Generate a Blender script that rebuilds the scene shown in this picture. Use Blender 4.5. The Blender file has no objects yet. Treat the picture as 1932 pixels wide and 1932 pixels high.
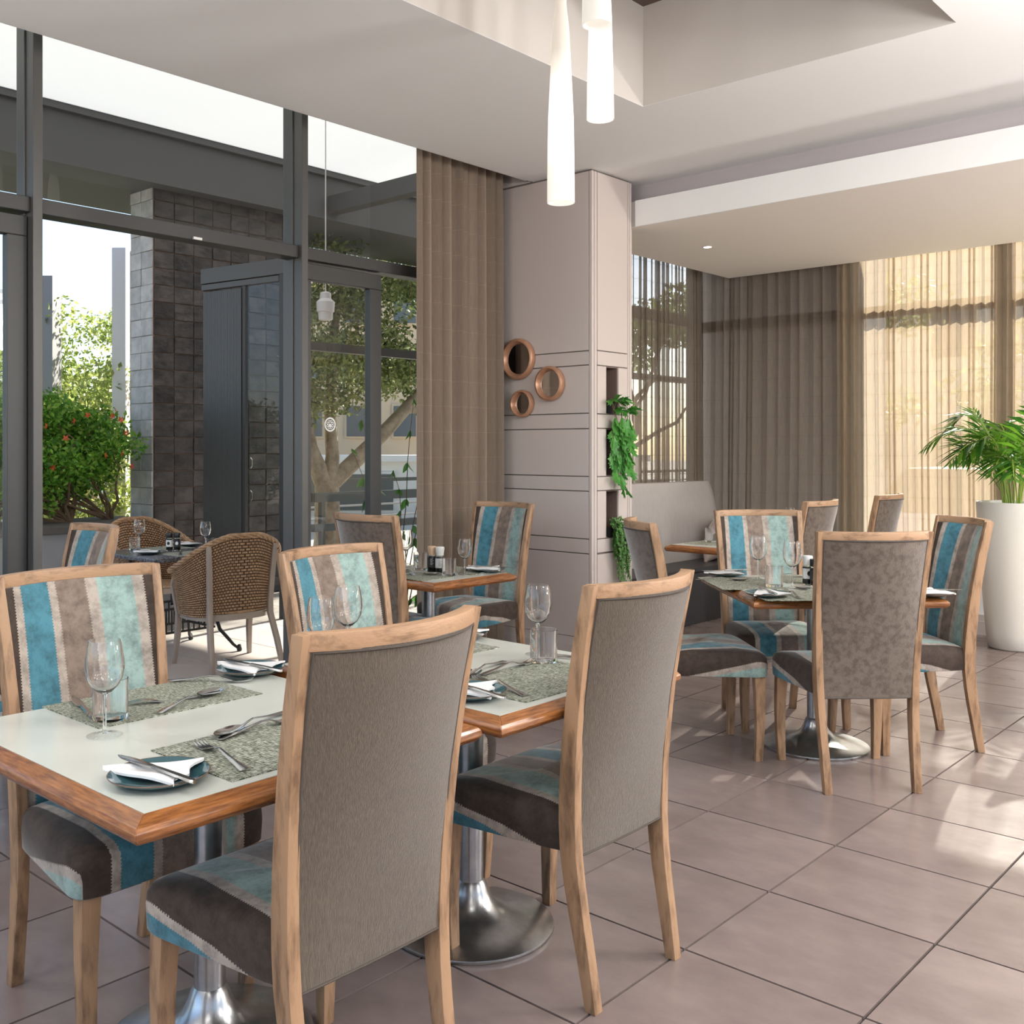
import bpy, bmesh, math, random
import numpy as np
from mathutils import Vector, Matrix
random.seed(7); RNG = np.random.default_rng(7)
PI = math.pi
SC = bpy.context.scene
COL = SC.collection

# ---------------------------------------------------------------- camera
cam = bpy.data.objects.new('camera', bpy.data.cameras.new('camera')); COL.objects.link(cam)
cam.location = (0, 0, 1.38); cam.rotation_euler = (PI/2, 0, 0.745)
cam.data.sensor_width = 36; cam.data.lens = 1922/1932*36
cam.data.shift_x = 0.0367; cam.data.shift_y = -0.0619
cam.data.clip_start = 0.05; cam.data.clip_end = 400
SC.camera = cam
# ---------------------------------------------------------------- colour management, sky, sun
SC.view_settings.view_transform = 'Standard'; SC.view_settings.look = 'None'
SC.view_settings.gamma = 1.0; SC.view_settings.use_curve_mapping = False
SC.view_settings.exposure = 0.35
SUN_EL = math.radians(32.5)
world = bpy.data.worlds.new('sky'); SC.world = world; world.use_nodes = True
wn = world.node_tree; wn.nodes.clear()
sky = wn.nodes.new('ShaderNodeTexSky'); sky.sky_type = 'NISHITA'; sky.sun_disc = False
sky.sun_elevation = SUN_EL; sky.sun_rotation = math.radians(-9.5)
sky.air_density = 0.8; sky.dust_density = 1.3; sky.ozone_density = 1.0
bg = wn.nodes.new('ShaderNodeBackground'); bg.inputs[1].default_value = 0.27
wo = wn.nodes.new('ShaderNodeOutputWorld')
wn.links.new(sky.outputs[0], bg.inputs[0]); wn.links.new(bg.outputs[0], wo.inputs[0])
sl = bpy.data.lights.new('sun', 'SUN'); sl.energy = 11.5; sl.color = (1.0, 0.93, 0.82); sl.angle = math.radians(0.8)
so = bpy.data.objects.new('sun', sl); COL.objects.link(so)
sd = Vector((-0.164*math.cos(SUN_EL), 0.986*math.cos(SUN_EL), math.sin(SUN_EL)))
so.rotation_euler = sd.to_track_quat('Z', 'Y').to_euler(); so.location = (-2, 12, 8)
# unseen fill panels added at ceiling height to brighten the room
def area_lamp(name, loc, size, power, col=(1, .95, .88), rot=(0, 0, 0)):
    l = bpy.data.lights.new(name, 'AREA'); l.shape = 'RECTANGLE' if isinstance(size, tuple) else 'DISK'
    if isinstance(size, tuple): l.size, l.size_y = size
    else: l.size = size
    l.energy = power; l.color = col
    o = bpy.data.objects.new(name, l); COL.objects.link(o); o.location = loc; o.rotation_euler = rot
    return o
FILL_PANELS = [(0.6, 1.0), (0.6, 3.2), (0.6, 5.0), (2.6, 1.0), (2.6, 3.2), (2.6, 5.0), (-0.6, -1.6), (-2.6, -1.6), (1.6, -1.6)]
for x, y in FILL_PANELS: area_lamp('fill_panel', (x, y, 3.165), (0.55, 0.55), 14)
# bare point lights added out of view to fill room and ceiling
for x, y, e_ in [(-.55, .75, 22), (-.2, 3.9, 55), (1.4, 2.0, 60), (1.4, 4.6, 70), (-2.2, -.9, 22), (.2, -1.8, 40), (-3.6, .1, 30), (3.4, 3.2, 70), (.9, 7.1, 120), (3.2, 7.1, 120)]:
    pl_ = bpy.data.lights.new('fill_bulb', 'POINT'); pl_.energy = e_; pl_.color = (1, .985, .965); pl_.shadow_soft_size = .14
    po = bpy.data.objects.new('fill_bulb', pl_); COL.objects.link(po); po.location = (x, y, 2.55 if y < 6 else 1.7)
cy = SC.cycles
cy.use_denoising = True; cy.use_adaptive_sampling = True; cy.adaptive_threshold = 0.02
cy.max_bounces = 9; cy.diffuse_bounces = 4; cy.glossy_bounces = 4; cy.transmission_bounces = 8
cy.transparent_max_bounces = 20; cy.sample_clamp_indirect = 6.0; cy.blur_glossy = 0.6
cy.caustics_reflective = False; cy.caustics_refractive = False
try: cy.denoiser = 'OPENIMAGEDENOISE'
except Exception: pass

# ---------------------------------------------------------------- mesh helpers
class MB:
    def __init__(s): s.v = []; s.f = []; s.uv = []
    def add(s, vs, fs, uv=None):
        n = len(s.v); s.v += [tuple(p) for p in vs]; s.f += [tuple(i+n for i in f) for f in fs]
        s.uv += list(uv) if uv is not None else [(0, 0)]*len(vs)
        return s
    def box(s, a, b):
        (x0, y0, z0), (x1, y1, z1) = a, b
        return s.add([(x0,y0,z0),(x1,y0,z0),(x1,y1,z0),(x0,y1,z0),(x0,y0,z1),(x1,y0,z1),(x1,y1,z1),(x0,y1,z1)],
                     [(0,3,2,1),(4,5,6,7),(0,1,5,4),(1,2,6,5),(2,3,7,6),(3,0,4,7)])
    def stack(s, secs, closed=True):            # secs: list of equal-length rings
        n = len(secs[0]); vs = [p for r in secs for p in r]; fs = []
        for k in range(len(secs)-1):
            for i in range(n): fs.append((k*n+i, k*n+(i+1) % n, (k+1)*n+(i+1) % n, (k+1)*n+i))
        if closed: fs += [tuple(range(n-1, -1, -1)), tuple(range((len(secs)-1)*n, len(secs)*n))]
        return s.add(vs, fs)
    def post(s, pts):                            # pts: (x,y,z,half_x,half_y)
        return s.stack([[(x-a,y-b,z),(x+a,y-b,z),(x+a,y+b,z),(x-a,y+b,z)] for x,y,z,a,b in pts])
    def lathe(s, prof, n=24, c=(0,0,0), cap=True):
        secs = [[(c[0]+r*math.cos(2*PI*i/n), c[1]+r*math.sin(2*PI*i/n), c[2]+z) for i in range(n)] for r, z in prof]
        return s.stack(secs, cap)
    def tube(s, path, r, n=8, closed=False):
        P = [Vector(p) for p in path]; secs = []; m = len(P); prev = None
        for i, p in enumerate(P):
            if closed: d = P[(i+1) % m]-P[i-1]
            else: d = P[min(i+1, m-1)]-P[max(i-1, 0)]
            d.normalize()
            if prev is None:
                a = d.cross(Vector((0, 0, 1)));
                if a.length < 1e-3: a = d.cross(Vector((1, 0, 0)))
            else: a = prev - d*prev.dot(d)
            a.normalize(); prev = a; b = d.cross(a)
            rr = r[i] if isinstance(r, (list, tuple)) else r
            secs.append([tuple(p+(a*math.cos(2*PI*k/n)+b*math.sin(2*PI*k/n))*rr) for k in range(n)])
        if closed: secs.append(secs[0])
        return s.stack(secs, not closed)
    def grid(s, fn, nu, nv, uvf=None, flip=False):
        vs = []; uv = []
        for j in range(nv+1):
            for i in range(nu+1):
                vs.append(fn(i/nu, j/nv)); uv.append(uvf(i/nu, j/nv) if uvf else (i/nu, j/nv))
        fs = [(j*(nu+1)+i, j*(nu+1)+i+1, (j+1)*(nu+1)+i+1, (j+1)*(nu+1)+i) for j in range(nv) for i in range(nu)]
        if flip: fs = [f[::-1] for f in fs]
        return s.add(vs, fs, uv)
    def xf(s, M, k0=0):
        for i in range(k0, len(s.v)): s.v[i] = tuple(M @ Vector(s.v[i]))
        return s
    def mesh(s, name, mt, smooth=False, bevel=0, seg=2):
        me = bpy.data.meshes.new(name); me.from_pydata(s.v, [], s.f)
        if any(u != (0, 0) for u in s.uv):
            L = me.uv_layers.new(name='UVMap'); idx = np.empty(len(me.loops), np.int32); me.loops.foreach_get('vertex_index', idx)
            L.data.foreach_set('uv', np.array(s.uv, np.float32)[idx].ravel())
        if bevel or True:
            bm = bmesh.new(); bm.from_mesh(me)
            if bevel:
                bmesh.ops.bevel(bm, geom=[e for e in bm.edges if len(e.link_faces) == 2 and e.calc_face_angle(0) > .5], offset=bevel, segments=seg, affect='EDGES', profile=.6)
            bmesh.ops.recalc_face_normals(bm, faces=bm.faces); bm.to_mesh(me); bm.free()
        if mt is not None: me.materials.append(mt)
        if smooth:
            me.polygons.foreach_set('use_smooth', [True]*len(me.polygons))
            try: me.set_sharp_from_angle(angle=math.radians(smooth if smooth is not True else 40))
            except Exception: pass
        me.update(); return me
    def ob(s, name, mt, parent=None, smooth=False, bevel=0, loc=None, rz=None, seg=2):
        return link(name, s.mesh(name, mt, smooth, bevel, seg), parent, loc, rz)
def link(name, me, parent=None, loc=None, rz=None):
    o = bpy.data.objects.new(name, me); COL.objects.link(o)
    if parent: o.parent = parent
    if loc is not None: o.location = loc
    if rz is not None: o.rotation_euler = (0, 0, rz)
    return o
def raw(name, verts, faces, mt, parent=None, smooth=False):   # big soups without normal recalculation
    me = bpy.data.meshes.new(name)
    verts = np.asarray(verts, np.float32).reshape(-1, 3); faces = np.asarray(faces, np.int32)
    n, k = faces.shape
    me.vertices.add(len(verts)); me.vertices.foreach_set('co', verts.ravel())
    me.loops.add(n*k); me.loops.foreach_set('vertex_index', faces.ravel())
    me.polygons.add(n); me.polygons.foreach_set('loop_start', np.arange(0, n*k, k, dtype=np.int32)); me.polygons.foreach_set('loop_total', np.full(n, k, np.int32))
    if smooth: me.polygons.foreach_set('use_smooth', [True]*n)
    me.materials.append(mt); me.update(calc_edges=True); me.validate()
    return link(name, me, parent)
def tag(o, label=None, cat=None, group=None, kind=None):
    if label: o['label'] = label
    if cat: o['category'] = cat
    if group: o['group'] = group
    if kind: o['kind'] = kind
    return o
def thing(name, label, cat, loc=(0,0,0), rz=0, group=None):
    o = link(name, None, None, loc, rz); o.empty_display_size = .1
    return tag(o, label, cat, group)
def struct(o): o['kind'] = 'structure'; return o
def copy_tree(o, label=None, loc=None, rz=None, parent=None):
    c = o.copy(); COL.objects.link(c)
    if parent: c.parent = parent
    if label: c['label'] = label
    if loc is not None: c.location = loc
    if rz is not None: c.rotation_euler = (0, 0, rz)
    for ch in list(o.children): copy_tree(ch, parent=c)
    return c

# ---------------------------------------------------------------- materials
def nt(name):
    m = bpy.data.materials.new(name); m.use_nodes = True; t = m.node_tree
    return m, t, t.nodes['Principled BSDF'], t.nodes['Material Output']
def N(t, kind, **kw):
    n = t.nodes.new(kind)
    for k, v in kw.items():
        if k.startswith('i_'): n.inputs[int(k[2:]) if k[2:].isdigit() else k[2:].replace('_', ' ')].default_value = v
        else: setattr(n, k, v)
    return n
def coords(t, stretch=(1,1,1), kind='Object', offs=False):
    tc = N(t, 'ShaderNodeTexCoord'); mp = N(t, 'ShaderNodeMapping'); mp.inputs['Scale'].default_value = stretch
    t.links.new(tc.outputs[kind], mp.inputs[0])
    if offs:
        oi = N(t, 'ShaderNodeObjectInfo'); ml = N(t, 'ShaderNodeVectorMath', operation='SCALE'); ml.inputs[0].default_value = (37, 91, 53)
        t.links.new(oi.outputs['Random'], ml.inputs['Scale']); t.links.new(ml.outputs[0], mp.inputs['Location'])
    return mp
def ramp(t, stops, interp='LINEAR'):
    r = N(t, 'ShaderNodeValToRGB'); cr = r.color_ramp; cr.interpolation = interp
    while len(cr.elements) < len(stops): cr.elements.new(.5)
    for e, (p, c) in zip(cr.elements, stops): e.position = p; e.color = (*c, 1)
    return r
def mat(name, col, rough=.5, metal=0, var=None, bump=None, stretch=(1,1,1), spec=.5, offs=False, sheen=0, coat=0, per_obj=0, coord='Object', detail=6):
    """var=(noise scale, second colour, low, high)   bump=(scale, strength)"""
    m, t, b, o = nt(name)
    b.inputs['Roughness'].default_value = rough; b.inputs['Metallic'].default_value = metal; b.inputs['Specular IOR Level'].default_value = spec
    b.inputs['Base Color'].default_value = (*col, 1)
    if sheen: b.inputs['Sheen Weight'].default_value = sheen; b.inputs['Sheen Roughness'].default_value = .4
    if coat: b.inputs['Coat Weight'].default_value = coat; b.inputs['Coat Roughness'].default_value = .08
    mp = coords(t, stretch, coord, offs) if (var or bump) else None
    cout = None
    if var:
        n = N(t, 'ShaderNodeTexNoise'); n.inputs['Scale'].default_value = var[0]; n.inputs['Detail'].default_value = detail; n.inputs['Roughness'].default_value = .6
        t.links.new(mp.outputs[0], n.inputs['Vector'])
        r = ramp(t, [(var[2], var[1]), (var[3], col)]); t.links.new(n.outputs['Fac'], r.inputs[0]); cout = r.outputs[0]
    if per_obj:
        oi = N(t, 'ShaderNodeObjectInfo'); mr = N(t, 'ShaderNodeMapRange'); mr.inputs['To Min'].default_value = 1-per_obj; mr.inputs['To Max'].default_value = 1+per_obj
        t.links.new(oi.outputs['Random'], mr.inputs['Value'])
        mx = N(t, 'ShaderNodeVectorMath', operation='SCALE'); t.links.new(mr.outputs[0], mx.inputs['Scale'])
        if cout: t.links.new(cout, mx.inputs[0])
        else: mx.inputs[0].default_value = col
        cout = mx.outputs[0]
    if cout: t.links.new(cout, b.inputs['Base Color'])
    if bump:
        n2 = N(t, 'ShaderNodeTexNoise'); n2.inputs['Scale'].default_value = bump[0]; n2.inputs['Detail'].default_value = 4; t.links.new(mp.outputs[0], n2.inputs['Vector'])
        bp = N(t, 'ShaderNodeBump'); bp.inputs['Strength'].default_value = bump[1]; bp.inputs['Distance'].default_value = .01
        t.links.new(n2.outputs['Fac'], bp.inputs['Height']); t.links.new(bp.outputs[0], b.inputs['Normal'])
    return m
def leafmat(name, cols, trans=.45, rough=.45):
    m, t, b, o = nt(name); g = N(t, 'ShaderNodeNewGeometry'); r = ramp(t, [(i/(len(cols)-1), c) for i, c in enumerate(cols)])
    t.links.new(g.outputs['Random Per Island'], r.inputs[0]); t.links.new(r.outputs[0], b.inputs['Base Color']); b.inputs['Roughness'].default_value = rough
    tr = N(t, 'ShaderNodeBsdfTranslucent'); t.links.new(r.outputs[0], tr.inputs[0]); mx = N(t, 'ShaderNodeMixShader'); mx.inputs[0].default_value = trans
    t.links.new(b.outputs[0], mx.inputs[1]); t.links.new(tr.outputs[0], mx.inputs[2]); t.links.new(mx.outputs[0], o.inputs[0]); return m
def translucent(name, col, k):
    m, t, b, o = nt(name); b.inputs['Base Color'].default_value = (.85,.85,.84,1); b.inputs['Roughness'].default_value = .6; tr = N(t, 'ShaderNodeBsdfTranslucent'); tr.inputs[0].default_value = (*col, 1)
    mx = N(t, 'ShaderNodeMixShader'); mx.inputs[0].default_value = k; t.links.new(b.outputs[0], mx.inputs[1]); t.links.new(tr.outputs[0], mx.inputs[2]); t.links.new(mx.outputs[0], o.inputs[0]); return m
def front_fresnel(t, ior):      # a thin sheet reflects at its outer face only; no total reflection inside it
    fr = N(t, 'ShaderNodeFresnel'); fr.inputs[0].default_value = ior; g = N(t, 'ShaderNodeNewGeometry'); inv = N(t, 'ShaderNodeMath', operation='SUBTRACT'); inv.inputs[0].default_value = 1
    t.links.new(g.outputs['Backfacing'], inv.inputs[1]); ml = N(t, 'ShaderNodeMath', operation='MULTIPLY'); t.links.new(fr.outputs[0], ml.inputs[0]); t.links.new(inv.outputs[0], ml.inputs[1]); return ml.outputs[0]
def panemat(name, tint=(.94,.96,.95), fres=1.45):
    m, t, b, o = nt(name); t.nodes.remove(b); tp = N(t, 'ShaderNodeBsdfTransparent'); tp.inputs[0].default_value = (*tint, 1)
    gl = N(t, 'ShaderNodeBsdfGlossy'); gl.inputs['Roughness'].default_value = 0.0
    mx = N(t, 'ShaderNodeMixShader'); t.links.new(front_fresnel(t, fres), mx.inputs[0]); t.links.new(tp.outputs[0], mx.inputs[1]); t.links.new(gl.outputs[0], mx.inputs[2]); t.links.new(mx.outputs[0], o.inputs[0]); return m
def sheermat(name, col, transp, transl=.55, line=.78):
    m, t, b, o = nt(name); t.nodes.remove(b); mp = coords(t, (1,1,1), 'UV')
    cc = None
    w = N(t, 'ShaderNodeTexNoise'); w.inputs['Scale'].default_value = 40; mp.inputs['Scale'].default_value = (3, .25, 1); t.links.new(mp.outputs[0], w.inputs['Vector'])
    r = ramp(t, [(.3, tuple(c*.86 for c in col)), (.7, col)]); t.links.new(w.outputs['Fac'], r.inputs[0])
    tcw = N(t, 'ShaderNodeTexCoord'); spw = N(t, 'ShaderNodeSeparateXYZ'); t.links.new(tcw.outputs['UV'], spw.inputs[0]); mw = N(t, 'ShaderNodeMath', operation='MULTIPLY'); mw.inputs[1].default_value = 1/.165; t.links.new(spw.outputs['Y'], mw.inputs[0])
    fw = N(t, 'ShaderNodeMath', operation='FRACT'); t.links.new(mw.outputs[0], fw.inputs[0]); lw_ = N(t, 'ShaderNodeMath', operation='LESS_THAN'); lw_.inputs[1].default_value = .035; t.links.new(fw.outputs[0], lw_.inputs[0])
    kw_ = N(t, 'ShaderNodeMath', operation='MULTIPLY_ADD'); kw_.inputs[1].default_value = line-1; kw_.inputs[2].default_value = 1; t.links.new(lw_.outputs[0], kw_.inputs[0]); vs_ = N(t, 'ShaderNodeVectorMath', operation='SCALE'); t.links.new(r.outputs[0], vs_.inputs[0]); t.links.new(kw_.outputs[0], vs_.inputs['Scale'])
    d = N(t, 'ShaderNodeBsdfDiffuse'); tr = N(t, 'ShaderNodeBsdfTranslucent'); t.links.new(vs_.outputs[0], d.inputs[0]); t.links.new(vs_.outputs[0], tr.inputs[0])
    m1 = N(t, 'ShaderNodeMixShader'); m1.inputs[0].default_value = transl; t.links.new(d.outputs[0], m1.inputs[1]); t.links.new(tr.outputs[0], m1.inputs[2])
    tp = N(t, 'ShaderNodeBsdfTransparent'); m2 = N(t, 'ShaderNodeMixShader')
    # slubs: denser weft threads every 20 cm in the cloth, irregular lengths
    tc = N(t, 'ShaderNodeTexCoord'); sp = N(t, 'ShaderNodeSeparateXYZ'); t.links.new(tc.outputs['UV'], sp.inputs[0])
    fr = N(t, 'ShaderNodeMath', operation='FRACT'); mu = N(t, 'ShaderNodeMath', operation='MULTIPLY'); mu.inputs[1].default_value = 1/.165
    t.links.new(sp.outputs['Y'], mu.inputs[0]); t.links.new(mu.outputs[0], fr.inputs[0])
    lt = N(t, 'ShaderNodeMath', operation='LESS_THAN'); lt.inputs[1].default_value = .035; t.links.new(fr.outputs[0], lt.inputs[0])
    sc = N(t, 'ShaderNodeMath', operation='MULTIPLY_ADD'); sc.inputs[1].default_value = -transp*.45; sc.inputs[2].default_value = transp; t.links.new(lt.outputs[0], sc.inputs[0])
    t.links.new(sc.outputs[0], m2.inputs[0]); t.links.new(m1.outputs[0], m2.inputs[1]); t.links.new(tp.outputs[0], m2.inputs[2]); t.links.new(m2.outputs[0], o.inputs[0]); return m
def glassmat(name):
    m, t, b, o = nt(name); b.inputs['Base Color'].default_value = (1,1,1,1); b.inputs['Transmission Weight'].default_value = 1; b.inputs['Roughness'].default_value = 0; b.inputs['IOR'].default_value = 1.46
    return m

BROWN=(.055,.039,.031); TAUPE=(.215,.165,.135); TAPE=(.39,.335,.29); TEAL=(.070,.205,.265); AQUA=(.275,.385,.36)
def stripemat(name, k=1.0):
    m, t, b, o = nt(name)
    b.inputs['Roughness'].default_value = .75; b.inputs['Sheen Weight'].default_value = .35; b.inputs['Sheen Roughness'].default_value = .35; b.inputs['Specular IOR Level'].default_value = .2
    tc = N(t, 'ShaderNodeTexCoord'); sp = N(t, 'ShaderNodeSeparateXYZ'); t.links.new(tc.outputs['UV'], sp.inputs[0])
    # zigzag stitches along the edges of the tape
    ml = N(t, 'ShaderNodeMath', operation='MULTIPLY'); ml.inputs[1].default_value = 1/.0075; t.links.new(sp.outputs['Y'], ml.inputs[0])
    fr = N(t, 'ShaderNodeMath', operation='FRACT'); t.links.new(ml.outputs[0], fr.inputs[0]); gt = N(t, 'ShaderNodeMath', operation='GREATER_THAN'); gt.inputs[1].default_value = .5; t.links.new(fr.outputs[0], gt.inputs[0])
    ad = N(t, 'ShaderNodeMath', operation='MULTIPLY_ADD'); ad.inputs[1].default_value = .0024; t.links.new(gt.outputs[0], ad.inputs[0]); t.links.new(sp.outputs['X'], ad.inputs[2])
    mr = N(t, 'ShaderNodeMapRange'); mr.inputs['From Min'].default_value = -.42; mr.inputs['From Max'].default_value = .42; t.links.new(ad.outputs[0], mr.inputs['Value'])
    bands = [(-.42,TEAL),(-.29,TAPE),(-.265,BROWN),(-.178,TAPE),(-.152,AQUA),(-.064,TAPE),(-.036,TAUPE),(.047,TAPE),(.071,TEAL),(.154,TAPE),(.175,BROWN),(.262,TAPE),(.287,AQUA)]
    r = ramp(t, [((x+.42)/.84, c) for x, c in bands], 'CONSTANT'); t.links.new(mr.outputs[0], r.inputs[0])
    n = N(t, 'ShaderNodeTexNoise'); n.inputs['Scale'].default_value = 22; n.inputs['Detail'].default_value = 10; n.inputs['Roughness'].default_value = .75
    t.links.new(coords(t, (1,1,1), 'Object', True).outputs[0], n.inputs['Vector'])
    mr2 = N(t, 'ShaderNodeMapRange'); mr2.inputs['From Min'].default_value = .36; mr2.inputs['From Max'].default_value = .58; mr2.inputs['To Min'].default_value = .60*k; mr2.inputs['To Max'].default_value = 1.12*k; t.links.new(n.outputs['Fac'], mr2.inputs['Value'])
    vm = N(t, 'ShaderNodeVectorMath', operation='SCALE'); t.links.new(r.outputs[0], vm.inputs[0]); t.links.new(mr2.outputs[0], vm.inputs['Scale']); t.links.new(vm.outputs[0], b.inputs['Base Color'])
    n2 = N(t, 'ShaderNodeTexNoise'); n2.inputs['Scale'].default_value = 350; t.links.new(tc.outputs['Object'], n2.inputs['Vector']); bp = N(t, 'ShaderNodeBump'); bp.inputs['Strength'].default_value = .25; bp.inputs['Distance'].default_value = .002
    t.links.new(n2.outputs['Fac'], bp.inputs['Height']); t.links.new(bp.outputs[0], b.inputs['Normal'])
    return m
def matmat():      # woven vinyl placemat
    m, t, b, o = nt('woven_placemat'); b.inputs['Roughness'].default_value = .6
    def wv(sx, sy):
        n = N(t, 'ShaderNodeTexNoise'); n.inputs['Scale'].default_value = 1; n.inputs['Detail'].default_value = 2; t.links.new(coords(t, (sx, sy, 1), 'Object', True).outputs[0], n.inputs['Vector']); return n
    a, c = wv(70, 900), wv(800, 90)
    mx = N(t, 'ShaderNodeMath', operation='ADD'); t.links.new(a.outputs['Fac'], mx.inputs[0]); t.links.new(c.outputs['Fac'], mx.inputs[1])
    hf = N(t, 'ShaderNodeMath', operation='MULTIPLY'); hf.inputs[1].default_value = .5; t.links.new(mx.outputs[0], hf.inputs[0])
    r = ramp(t, [(.41,(.012,.015,.012)),(.47,(.12,.14,.085)),(.52,(.27,.29,.22)),(.58,(.55,.56,.50))]); t.links.new(hf.outputs[0], r.inputs[0]); t.links.new(r.outputs[0], b.inputs['Base Color'])
    bp = N(t, 'ShaderNodeBump'); bp.inputs['Strength'].default_value = .6; bp.inputs['Distance'].default_value = .002; t.links.new(hf.outputs[0], bp.inputs['Height']); t.links.new(bp.outputs[0], b.inputs['Normal'])
    return m
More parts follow.
